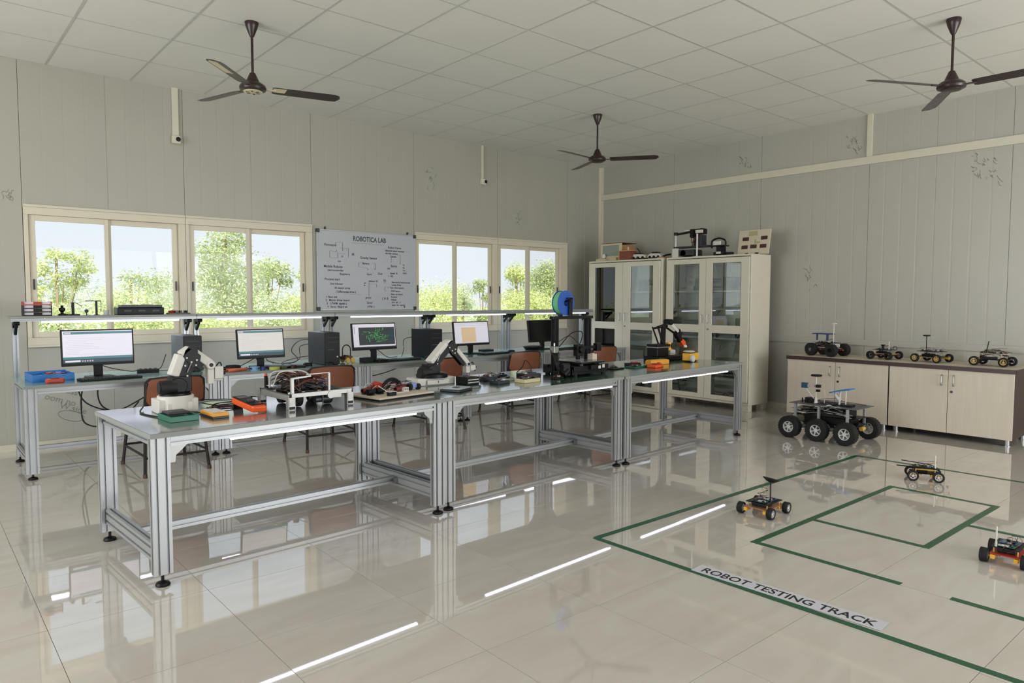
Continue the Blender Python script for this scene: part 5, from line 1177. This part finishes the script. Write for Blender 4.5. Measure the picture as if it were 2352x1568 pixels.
t = thing('yellow_toy_car', 'yellow wheeled gearbox module right of the small black robot arm', 'robot part', (-2.47, -3.56, TZ), R(8)); MB().b2((-.085, -.05, .012), (.10, .05, .09)).obj('housing', YEL, t, bevel=.008); MB().lathe([(.0, -.012), (.035, -.012), (.038, 0), (.035, .012), (.0, .012)], (-.07, -.064, .038), (0, 1, 0), n=18).obj('wheel', PALEWHEEL, t, smooth=True); MB().b2((-.09, -.02, .0), (.10, .02, .0115)).b2((-.08, -.04, .0905), (.03, .04, .10)).obj('bracket', BLACK, t, bevel=.002); MB().lathe([(.0, 0), (.06, .0), (.062, .008), (.05, .016), (.0, .016)], (-.03, 0, .1005), n=20).obj('round_cap', PALEW, t, smooth=True)

# ================================================================== ITEMS ON THE WINDOW DESKS
t = thing('tool_box', 'blue open-topped tool tray on the leftmost desk', 'tool box', (-7.90, -1.02, DZ), R(4)); MB().b2((-.15, -.15, .0), (.15, .15, .008)).b2((-.15, -.15, .008), (.15, -.143, .058)).b2((-.15, .143, .008), (.15, .15, .066)).b2((-.15, -.143, .008), (-.143, .143, .06)).b2((.143, -.143, .008), (.15, .143, .06)).b2((-.03, -.143, .008), (-.025, .143, .05)).obj('tray', BLUE, t, bevel=.002)
MB().b2((-.135, -.12, .009), (-.04, .12, .035)).obj('sorting_insert', M('light_blue_plastic', '5d9bd0', .4), t, bevel=.003)
rr_ = random.Random(5); m = MB()
for k in range(16): x = rr_.uniform(-.01, .13); y = rr_.uniform(-.12, .12); m.box((x, y, .03 + rr_.uniform(0, .02)), (rr_.uniform(.012, .04), rr_.uniform(.012, .05), .02), k % 4, rz=rr_.uniform(0, 3))
tag(m.obj('small_components', [M('lilac_bits', '8a7bb0', .5), REDP, DGREY, STEEL], t), kind='stuff')
t = thing('tape_dispenser', 'orange-red rounded hand tool in front of the blue tool tray', 'tool', (-7.90, -1.30, DZ), R(5)); MB().prism([(-.06, -.03), (.06, -.03), (.07, 0), (.06, .03), (-.06, .03), (-.07, 0)], (0, 0, 0), (1, 0, 0), (0, 1, 0), (0, 0, .035)).obj('shell', M('orange_red_plastic', 'b8432e', .4), t, bevel=.010); MB().b2((-.03, -.015, .0352), (.03, .015, .041)).obj('insert', DGREY, t, bevel=.002)
t = thing('extension_block', 'black power strip with tangled leads right of the widest monitor', 'power strip', (-7.12, -.93, DZ), R(-8)); MB().b2((-.09, -.03, 0), (.09, .03, .035)).obj('housing', BLACK, t, bevel=.004); m = MB(); [m.cyl((-.06 + .04 * k, 0, .0352), (-.06 + .04 * k, 0, .042), .012, n=10) for k in range(4)]; m.each('socket', DGREY, t)
MB().tube([(-7.54, -1.0, .86), (-7.40, -.85, .80), (-7.25, -.86, .765), (-7.20, -.92, .775)], .0045, n=6).tube([(-7.03, -.93, .77), (-6.98, -.85, .80), (-6.93, -.80, .90)], .0045, n=6).tube([(-7.05, -.95, .76), (-6.98, -1.0, .765), (-6.92, -1.12, .76), (-6.98, -1.25, .753)], .004, n=6).each('lead', BLKW, thing('lead_bundle', 'black leads trailing between the widest monitor and the grey tower', 'cable'), smooth=True)
t = thing('pliers', 'orange-handled pliers lying at the left end of the second desk', 'pliers', (-6.44, -1.30, DZ), R(15)); m = MB().tube([(.10, .01, .012), (.03, .02, .014), (-.05, .05, .014), (-.11, .035, .012)], .011, n=8).tube([(.10, -.01, .012), (.03, -.02, .014), (-.05, -.045, .014), (-.11, -.03, .012)], .011, n=8); m.obj('handle', M('salmon_grip', 'd9694c', .45), t, smooth=True); MB().prism([(.09, -.02), (.17, -.008), (.17, .008), (.09, .02)], (0, 0, .004), (1, 0, 0), (0, 1, 0), (0, 0, .016)).obj('jaw', STEEL, t, bevel=.002); MB().cyl((.10, 0, .02), (.10, 0, .026), .012, n=12).obj('pivot', DGREY, t)
t = thing('coiled_cable', 'black coil of cable behind the orange-handled pliers', 'cable', (-6.42, -1.14, DZ)); m = MB(); [m.tube([(.075 * math.cos(a * PI / 5) * (1 - .08 * k), .06 * math.sin(a * PI / 5), .009 + .014 * k) for a in range(11)], .007, n=6, sub=2) for k in range(3)]; m.obj('coil', BLKW, t, smooth=True)
t = thing('blue_reel', 'small blue reel beside the orange-handled pliers', 'reel', (-6.28, -1.33, DZ), 0); MB().lathe([(.012, 0), (.045, 0), (.045, .006), (.028, .008), (.028, .026), (.045, .028), (.045, .034), (.012, .034)], n=22, closed=True).obj('reel', M('pale_blue_plastic', '7fa9d6', .35), t, smooth=True); MB().cyl((.075, -.01, 0), (.075, -.01, .03), .022, n=14).obj('cap', NAVY, t, smooth=True)
t = thing('yellow_tape_reel', 'yellow-green tape reel in front of the second monitor', 'tape', (-6.10, -1.36, DZ)); MB().lathe([(.02, 0), (.05, 0), (.052, .022), (.02, .024)], n=22, closed=True).obj('reel', M('yellow_green_tape', 'b5bb5a', .5), t, smooth=True); MB().b2((.06, -.02, 0), (.12, .03, .028)).each('clip', M('olive_clip', '4a4a1c', .5), t, bevel=.004)
t = thing('brown_mug', 'small dark brown pot right of the yellow-green reel', 'pot', (-5.925, -1.395, DZ)); MB().lathe([(.0, 0), (.026, 0), (.03, .03), (.026, .035), (.02, .012), (.0, .01)], n=18).obj('pot', M('dark_brown_plastic', '3a241c', .4), t, smooth=True)
MB().tube([(-6.13, -1.0, .85), (-6.22, -.95, .79), (-6.32, -1.0, .757), (-6.36, -1.08, .756)], .0045, n=6).tube([(-6.05, -1.0, .85), (-5.98, -.9, .79), (-5.85, -.85, .757), (-5.72, -.9, .76)], .0045, n=6).each('lead', BLKW, thing('lead_bundle', 'black leads drooping behind the second monitor', 'cable'), smooth=True)
MB().tube([(-5.46, -.88, 1.0), (-5.60, -.80, .98), (-5.68, -.78, .88), (-5.64, -.85, .79), (-5.75, -.92, .757), (-5.90, -.80, .758)], .005, n=6).tube([(-5.50, -.89, .95), (-5.62, -.86, .92), (-5.64, -.90, .80), (-5.80, -1.0, .757)], .004, n=6).tube([(-5.50, -.88, .82), (-5.66, -.84, .80), (-5.78, -.78, .757), (-5.84, -.95, .757)], .004, n=6).each('lead', BLKW, thing('lead_bundle', 'tangled black leads at the back of the second tower', 'cable'), smooth=True)
t = thing('small_robot_kit', 'small kit robot with a yellow wheel right of the second tower', 'robot', (-5.235, -1.16, DZ), R(10)); MB().b2((-.05, -.05, .04), (.05, .05, .07)).obj('body', BROWN, t, bevel=.003); [MB().lathe([(.0, -.01), (.026, -.01), (.03, 0), (.026, .01), (.0, .01)], (x, y, .03), (0, 1, 0), n=16).obj('wheel', BRASS, t, smooth=True) for x, y in ((-.03, -.065), (.035, -.065), (0, .065))]; board('circuit_board', t, (0, 0, .074), .08, .08, PCB, 150); MB().tube([(-.05, 0, .07), (-.045, 0, .16), (.0, 0, .19), (.05, 0, .16), (.055, 0, .07)], .006, n=6).obj('cable', BLKW, t, smooth=True)
for i, (x, y, L, W, h, lb) in enumerate(((-5.03, -1.24, .14, .10, .05, 'black device with a pale top left of the circuit layout monitor stand'), (-4.90, -1.33, .13, .08, .03, 'flat dark device in front of the circuit layout monitor'))):
    t = thing('hand_controller', lb, 'electronic device', (x, y, DZ), R(8 * i)); MB().b2((-L / 2, -W / 2, 0), (L / 2, W / 2, h)).obj('body', BLACK, t, bevel=.006); MB().b2((-L * .3, -W * .25, h + .0002), (L * .25, W * .25, h + .006)).obj('cover', DGREY if i else GREY, t, bevel=.002)
MB().tube([(-4.78, -1.0, .87), (-4.68, -.92, .82), (-4.60, -.95, .76), (-4.45, -.9, .757)], .0045, n=6).tube([(-4.20, -.88, .98), (-4.33, -.86, .95), (-4.36, -.9, .84), (-4.42, -.95, .757)], .004, n=6).each('lead', BLKW, thing('lead_bundle', 'black leads between the circuit layout monitor and the black tower', 'cable'), smooth=True)
t = thing('dark_box', 'flat black box lying behind the tan page keyboard', 'box', (-3.05, -.80, DZ)); MB().b2((-.09, -.05, 0), (.09, .05, .025)).obj('body', BLACK, t, bevel=.003); MB().b2((-.05, -.03, .0252), (.05, .03, .03)).obj('cover', DGREY, t, bevel=.002)
t = thing('black_bowl', 'shallow black container on the last desk, left of the switched-off monitor', 'container', (-2.42, -1.0, DZ)); MB().lathe([(.0, 0), (.09, 0), (.115, .035), (.12, .05), (.113, .05), (.085, .012), (.0, .01)], n=28).obj('bowl', BLACK, t, smooth=True).scale = (1.15, .8, 1); MB().lathe([(.113, .046), (.125, .046), (.125, .053), (.113, .053)], n=28, closed=True).obj('rim', DGREY, t, smooth=True).scale = (1.15, .8, 1)
# drooping cables under the desks
for pts, lb in (([(-7.60, -.62, .7215), (-7.57, -.25, .55), (-7.50, -.2, .42), (-7.35, -.2, .34), (-7.2, -.2, .33), (-7.0, -.3, .45)], 'upper black cable drooping below the leftmost desk'),
                ([(-7.58, -.66, .7215), (-7.56, -.34, .53), (-7.545, -.2, .40), (-7.535, -.2, .26), (-7.48, -.2, .20), (-7.38, -.2, .18), (-7.2, -.2, .22), (-7.05, -.25, .4)], 'lower black cable looping towards the floor below the leftmost desk'),
                ([(-7.45, -.64, .7215), (-7.42, -.3, .52), (-7.37, -.22, .38), (-7.25, -.2, .30)], 'short slanting black cable below the leftmost desk'),
                ([(-5.0, -.68, .7215), (-5.02, -.35, .52), (-4.95, -.25, .56), (-4.80, -.22, .50), (-4.65, -.22, .44), (-4.62, -.3, .68)], 'wavy black cable on the wall under the desk below the whiteboard'),
                ([(-4.50, -.64, .7215), (-4.48, -.25, .66), (-4.46, -.2, .58), (-4.52, -.2, .50), (-4.40, -.2, .47), (-4.25, -.25, .5), (-4.1, -.3, .55)], 'hanging black cable under the desk of the circuit layout monitor'),
                ([(-6.45, -.64, .7215), (-6.44, -.35, .66), (-6.42, -.25, .55), (-6.36, -.25, .42), (-6.30, -.3, .30), (-6.1, -.3, .26)], 'black cable hanging under the second desk')):
    tag(MB().tube(pts, .007, n=6).obj('cable', BLKW, smooth=True), lb, 'cable')

# ================================================================== ITEMS ON THE OVERHEAD SHELF
t = thing('component_organiser', 'clear and dark stacked component organiser at the left end of the shelf', 'organiser', (-7.925, -.62, SZ))
for k in range(4):
    MB().b2((-.105, -.07, .031 * k), (.105, .07, .031 * k + .008)).b2((-.105, -.07, .031 * k + .0082), (-.100, .07, .031 * k + .0305)).b2((.100, -.07, .031 * k + .0082), (.105, .07, .031 * k + .0305)).b2((-.03, -.069, .031 * k + .0082), (.03, -.055, .031 * k + .03)).obj('drawer', BLACK if k < 3 else REDP, t)
    MB().b2((-.098, -.060, .031 * k + .0082), (-.032, .06, .031 * k + .028)).b2((.032, -.060, .031 * k + .0082), (.098, .06, .031 * k + .028)).obj('drawer_contents', M('milky_plastic', 'c8c2cc', .3), t)
t = thing('chess_like_stand', 'small dark rounded figure on a base right of the organiser', 'ornament', (-7.735, -.62, SZ)); MB().lathe([(.0, 0), (.032, 0), (.03, .012), (.012, .02), (.012, .03), (.026, .045), (.024, .065), (.008, .075), (.014, .085), (.0, .092)], n=18).obj('body', BLACK, t, smooth=True)
t = thing('soldering_stand', 'black stand with a thin arm on a flat base on the shelf', 'stand', (-7.65, -.62, SZ)); MB().lathe([(.0, 0), (.055, 0), (.055, .01), (.0, .014)], n=20).obj('base', BLACK, t, smooth=True).scale = (1, .7, 1); MB().b2((-.012, -.01, .012), (.01, .01, .115)).obj('post', BLACK, t, bevel=.002); MB().tube([(0, 0, .115), (.03, 0, .108), (.07, 0, .08)], .003, n=5).obj('arm', BLACK, t, smooth=True)
t = thing('angle_bracket', 'black T-shaped bracket standing on the shelf near the mullion', 'bracket', (-7.465, -.62, SZ)); MB().b2((-.008, -.01, 0), (.008, .01, .125)).b2((-.085, -.012, .125), (.04, .012, .133)).b2((-.02, -.02, 0), (.02, .02, .004)).obj('bracket', BLACK, t, bevel=.001); MB().tube([(.035, 0, .125), (.038, 0, .07), (.034, 0, .03)], .0025, n=5).obj('lead', GREY, t, smooth=True)
t = thing('small_ball_sensor', 'tiny dark ball sensor on a stem left of the T-shaped bracket', 'sensor', (-7.545, -.62, SZ)); MB().cyl((0, 0, 0), (0, 0, .025), .005, n=8).lathe([(.0, .02), (.014, .026), (.017, .038), (.012, .05), (.0, .054)], n=16).obj('ball', DGREY, t, smooth=True)
t = thing('clear_cup', 'small clear cup on the shelf beside the T-shaped bracket', 'cup', (-7.39, -.64, SZ)); MB().lathe([(.0, 0), (.02, 0), (.024, .045), (.021, .045), (.017, .004), (.0, .004)], n=18).obj('cup', M('clear_plastic', 'b5bab8', .15), t, smooth=True)
t = thing('black_case_pair', 'wide black carrying case on the shelf over the first window', 'case', (-7.105, -.62, SZ)); MB().b2((-.205, -.09, 0), (.195, .08, .068)).obj('body', BLACK, t, bevel=.008); MB().b2((-.17, -.085, .0683), (.18, .075, .092)).obj('lid', GREY, t, bevel=.006); m = MB(); [m.b2((x - .03, -.094, .03), (x + .03, -.0905, .045)) for x in (-.12, .0, .12)]; m.each('latch', DGREY, t); MB().b2((.02, -.07, .0925), (.10, .03, .097)).obj('paper_label', PAPER, t)
t = thing('small_parts_tray', 'small tray of red and black parts over the mullion between the first two windows', 'tray', (-6.765, -.64, SZ)); MB().b2((-.10, -.05, 0), (.10, .05, .012)).obj('tray', M('olive_tray', '5a5848', .5), t, bevel=.002); rr_ = random.Random(8); m = MB(); [m.box((rr_.uniform(-.08, .08), rr_.uniform(-.035, .035), .024), (rr_.uniform(.02, .05), .02, .022), k % 3, rz=rr_.uniform(0, 3)) for k in range(12)]; tag(m.obj('small_parts', [BLACK, REDP, GREY], t), kind='stuff')

# ================================================================== ON TOP OF THE CABINETS
C1, C2 = 2.0005, 2.0005
t = thing('model_house', 'cream-fronted wooden box model with a round-cornered window on the corner cabinet', 'model', (-.62, -.78, C1)); MB().b2((-.02, -.12, .0), (.0, .24, .05)).b2((-.02, -.22, .05), (.0, .20, .075)).b2((-.02, .16, .075), (.0, .20, .235)).b2((-.02, -.22, .075), (.0, -.17, .235)).b2((-.02, -.22, .235), (.0, .20, .262)).b2((-.08, .04, .0), (-.021, .24, .035)).obj('front', M('cream_card', 'cbbfa0', .5), t, bevel=.004)
MB().b2((.001, -.21, .0), (.30, .19, .235)).obj('box', WOOD, t, bevel=.002); MB().b2((-.014, -.17, .075), (-.008, .16, .235)).obj('window_panel', M('grey_window_panel', '8b948c', .3), t); MB().lathe([(.0, 0), (.03, .01), (.034, .04), (.02, .07), (.0, .08)], (-.05, .10, .036), n=16).obj('dome', WHITE, t, smooth=True); MB().b2((.0, -.22, .262), (.32, .20, .272)).obj('roof', BWOOD, t)
t = thing('reddish_box', 'small reddish wooden box in front of the box model on the corner cabinet', 'box', (-.66, -1.12, C1)); MB().b2((-.06, -.12, 0), (.08, .10, .13)).obj('body', M('reddish_wood', '7a4030', .5), t, bevel=.002); MB().b2((-.07, -.13, .1302), (.09, .11, .142)).b2((-.065, .085, 0), (-.0605, .10, .13)).obj('lid', WOOD, t); MB().cyl((0, -.03, .142), (0, -.03, .19), .012, n=8).obj('post', PALEW, t)
for i, (y, rz, lb) in enumerate(((-1.32, 6, 'white and black vehicle controller left of the gap on the corner cabinet'), (-1.62, -5, 'white and black vehicle controller at the right end of the corner cabinet'))):
    t = thing('toy_vehicle', lb, 'toy vehicle', (-.60, y, C1), R(rz), 'white toy vehicles on the corner cabinet'); MB().prism([(-.13, 0), (.13, 0), (.13, .03), (.08, .055), (-.07, .06), (-.13, .035)], (-.05, 0, .022), (0, -1, 0), (0, 0, 1), (.10, 0, 0)).obj('body', WHITE, t, bevel=.006); MB().prism([(-.06, 0), (.06, 0), (.03, .018), (-.05, .018)], (-.04, 0, .082), (0, -1, 0), (0, 0, 1), (.08, 0, 0)).obj('cockpit', BLACK, t, bevel=.003)
    for a in (-.08, .0, .08): MB().cyl((-.055, a, .024), (.055, a, .024), .024, n=16).obj('wheel', BLACK, t, smooth=True)
    if i == 0: MB().tube([(0, -.02, .08), (0, .02, .14), (0, .05, .17)], .006, n=6).obj('lever', BLACK, t, smooth=True)
t = thing('orange_handle_tool', 'flat tan and brown tool at the right edge of the corner cabinet', 'tool', (-.60, -1.775, C1)); MB().b2((-.10, -.05, 0), (.08, .06, .02)).obj('body', WOOD, t, bevel=.003); MB().tube([(-.05, .0, .03), (0, -.03, .05), (.06, -.05, .06)], .012, n=6).obj('grip', BLACK, t, smooth=True)
t = thing('frame_robot', 'tall black and silver framed robot on the cabinet nearest the rovers', 'robot', (-.60, -2.20, C2))
m = MB().cyl((-.10, .17, 0), (-.10, .17, .33), .010, n=8).cyl((-.12, -.19, 0), (-.12, -.19, .30), .011, n=8); m.each('silver_post', PALEWHEEL, t, smooth=True)
m = MB().b2((-.10, -.12, .02), (.10, .16, .10)).b2((-.11, -.34, .125), (.06, .20, .145)).b2((-.08, -.22, .145), (.05, -.10, .29)); m.obj('body', DGREY, t, bevel=.003)
m = MB().beam((-.10, .17, .31), (-.10, -.12, .335), .02, .028).cyl((-.10, .17, .30), (-.10, .17, .34), .028, n=12).b2((-.09, -.24, .30), (.03, -.05, .37)).cyl((-.12, -.10, .28), (-.05, -.10, .28), .032, n=14).cyl((-.05, -.20, .36), (.05, -.20, .36), .02, n=10).cyl((-.10, .05, .05), (.10, .05, .05), .045, n=16); m.each('motor', BLACK, t, smooth=True)
m = MB().b2((-.12, -.26, .31), (-.09, -.16, .35)).b2((-.11, -.05, .345), (.0, .02, .36)).b2((-.115, .12, 0), (-.105, .22, .12)); m.each('white_bracket', WHITE, t)
wires(t, (-.08, -.1, .15), (-.05, -.18, .34), 6, 201, (BLKW, REDW), .04, .004)
t = thing('tracked_robot', 'small black tracked robot beside the tall framed robot', 'robot', (-.60, -2.68, C2)); MB().b2((-.08, -.07, .0), (.08, -.03, .05)).b2((-.08, .03, .0), (.08, .07, .05)).each('track', RUBBER, t, bevel=.012); MB().b2((-.07, -.03, .02), (.07, .03, .12)).b2((-.09, -.09, .12), (.05, .09, .135)).obj('body', BLACK, t, bevel=.003)
MB().b2((-.095, -.055, .135), (-.085, .055, .185)).b2((-.09, -.05, .02), (-.081, .02, .05)).obj('front_plate', WHITE, t, bevel=.003); MB().tube([(-.06, -.10, .10), (-.06, -.10, .19), (-.06, .0, .225), (-.06, .10, .19), (-.06, .10, .10)], .012, n=6).obj('roll_bar', BLACK, t, smooth=True); MB().b2((-.06, -.18, 0), (.02, -.12, .04)).obj('side_box', BLACK, t, bevel=.003)
t = thing('maze_board', 'pale square panel with dark rectangular cut-outs leaning at the right end of the cabinet top', 'panel', (-.52, -3.10, C2 + .002), 0); t.rotation_euler = (0, R(9), 0)
MB().b2((-.014, -.22, 0), (0, .22, .315)).obj('panel', M('pale_mdf', 'c8bda6', .55), t, bevel=.002); m = MB(); [m.b2((-.0155, y - .045, z - .024), (-.0145, y + .045, z + .024)) for y, z in ((.12, .20), (-.14, .205), (.125, .095), (.0, .10), (-.135, .10))]; m.each('cut_out', M('dark_red_opening', '46201c', .5), t); m = MB(); m.b2((-.017, -.09, .14), (-.0146, -.03, .16)).b2((-.017, -.03, .12), (-.0146, -.01, .19)).b2((-.0165, -.04, .24), (-.0146, .08, .30)); m.obj('sticker', M('olive_sticker', 'a9a478', .5), t); MB().b2((-.03, .06, .0), (-.0146, .10, .015)).b2((-.03, -.08, .0), (-.0146, -.04, .015)).each('clip', BLACK, t)

# ================================================================== INSIDE THE CABINETS
S1, S2, S3, S0 = .93, 1.545, 1.5, .115
PINK = M('pink_card', 'a04a78', .5)
IN = [
 ('storage_jar', 'white jar on the upper shelf of the corner cabinet, left door', 'jar', -.50, -.86, 1.545, .10, .10, .11, WHITE, None),
 ('storage_box', 'pink box on the upper shelf of the corner cabinet, left door', 'box', -.52, -1.02, 1.545, .12, .10, .17, PINK, None),
 ('storage_box', 'grey parts box at the left of the upper shelf behind the corner cabinet right door', 'box', -.52, -1.34, 1.545, .12, .10, .15, DGREY, GREY),
 ('storage_jar', 'cream jar in the middle of the upper shelf behind the corner cabinet right door', 'jar', -.55, -1.50, 1.545, .08, .07, .10, M('cream_jar', 'c9c2a4', .4), None),
 ('storage_box', 'black boxed device at the right of the upper shelf of the corner cabinet', 'box', -.52, -1.68, 1.545, .14, .11, .15, BLACK, GREY),
 ('storage_box', 'blue-grey bin on the middle shelf of the corner cabinet', 'box', -.52, -1.62, .93, .16, .16, .19, M('blue_grey_bin', '6a7c96', .5), None),
 ('storage_box', 'low black case on the middle shelf of the corner cabinet', 'box', -.55, -1.35, .93, .14, .16, .08, BLACK, DGREY),
 ('storage_box', 'dark teal case on the lower shelf of the corner cabinet', 'box', -.55, -1.48, .40, .18, .26, .10, M('dark_teal_case', '1d3440', .4), GREY),
 ('storage_box', 'white upright packet in the corner cabinet lower left', 'box', -.58, -1.00, .40, .06, .05, .20, WHITE, None),
 ('storage_box', 'purple box at the bottom of the corner cabinet', 'box', -.55, -1.50, .115, .2, .25, .16, M('dark_purple_box', '3a2c50', .4), None),
 ('storage_box', 'grey ribbed box on the upper shelf behind the second cabinet left door', 'box', -.50, -2.33, 1.545, .13, .15, .17, M('grey_bottles', '6d6f68', .5), None),
 ('storage_box', 'small pale carton on the upper shelf behind the second cabinet left door', 'box', -.55, -2.20, 1.545, .09, .09, .06, PALEW, None),
 ('storage_box', 'dark device with a lens on the upper shelf behind the second cabinet right door', 'box', -.50, -2.80, 1.545, .15, .18, .16, BLACK, DGREY),
 ('storage_box', 'brown wooden tray on the upper shelf behind the second cabinet right door', 'box', -.52, -3.02, 1.545, .15, .18, .06, BWOOD, None),
 ('storage_box', 'stack of grey binders on the middle shelf of the second cabinet', 'box', -.50, -2.18, .93, .2, .22, .20, GREY, DGREY),
 ('storage_box', 'dark plastic crate beside the binders on the middle shelf of the second cabinet', 'box', -.50, -2.40, .93, .18, .12, .26, DGREY, None),
 ('storage_box', 'purple boxed kit on the middle shelf behind the second cabinet right door', 'box', -.52, -2.78, .93, .16, .18, .09, M('purple_kit', '43335c', .45), WHITE),
 ('storage_box', 'stack of black and white folders on the lower shelf behind the second cabinet right door', 'box', -.52, -2.90, .40, .2, .28, .09, BLACK, GREY),
 ('storage_box', 'flat metal sheets stacked at the bottom of the second cabinet left side', 'box', -.52, -2.25, .115, .22, .34, .06, STEEL, BLACK),
 ('storage_box', 'black crate on the lower shelf behind the second cabinet left door', 'box', -.52, -2.30, .40, .18, .22, .12, BLACK, None),
]
for nm, lb, ct, x, y, z, sx, sy, sz, mt, lid in IN:
    if nm == 'storage_jar':
        t = thing(nm, lb, ct, (x, y, z + .0005)); MB().lathe([(.0, 0), (sx * .45, 0), (sx * .48, sz * .8), (sx * .3, sz * .9)], n=18).obj('jar_body', mt, t, smooth=True); MB().cyl((0, 0, sz * .905), (0, 0, sz * 1.05), sx * .32, n=16).obj('lid', GREY, t, smooth=True)
    else: cbox(nm, lb, ct, x, y, z, sx, sy, sz, mt, 0, lid)
small_rover('dark wheeled robot inside the second cabinet, middle shelf behind the right door', (-.53, -3.02, .9305), R(-90), .13, .16, .03, .022, (PALEWHEEL,), plate=WHITE, top=BLACK, z2=.075, seed=51, grp=None)
small_rover('small dark robot at the bottom of the second cabinet, right side', (-.52, -2.86, .1155), R(-90), .16, .18, .04, .03, (GREY,), plate=BLACK, top=BLACK, z2=.09, seed=52, grp=None)
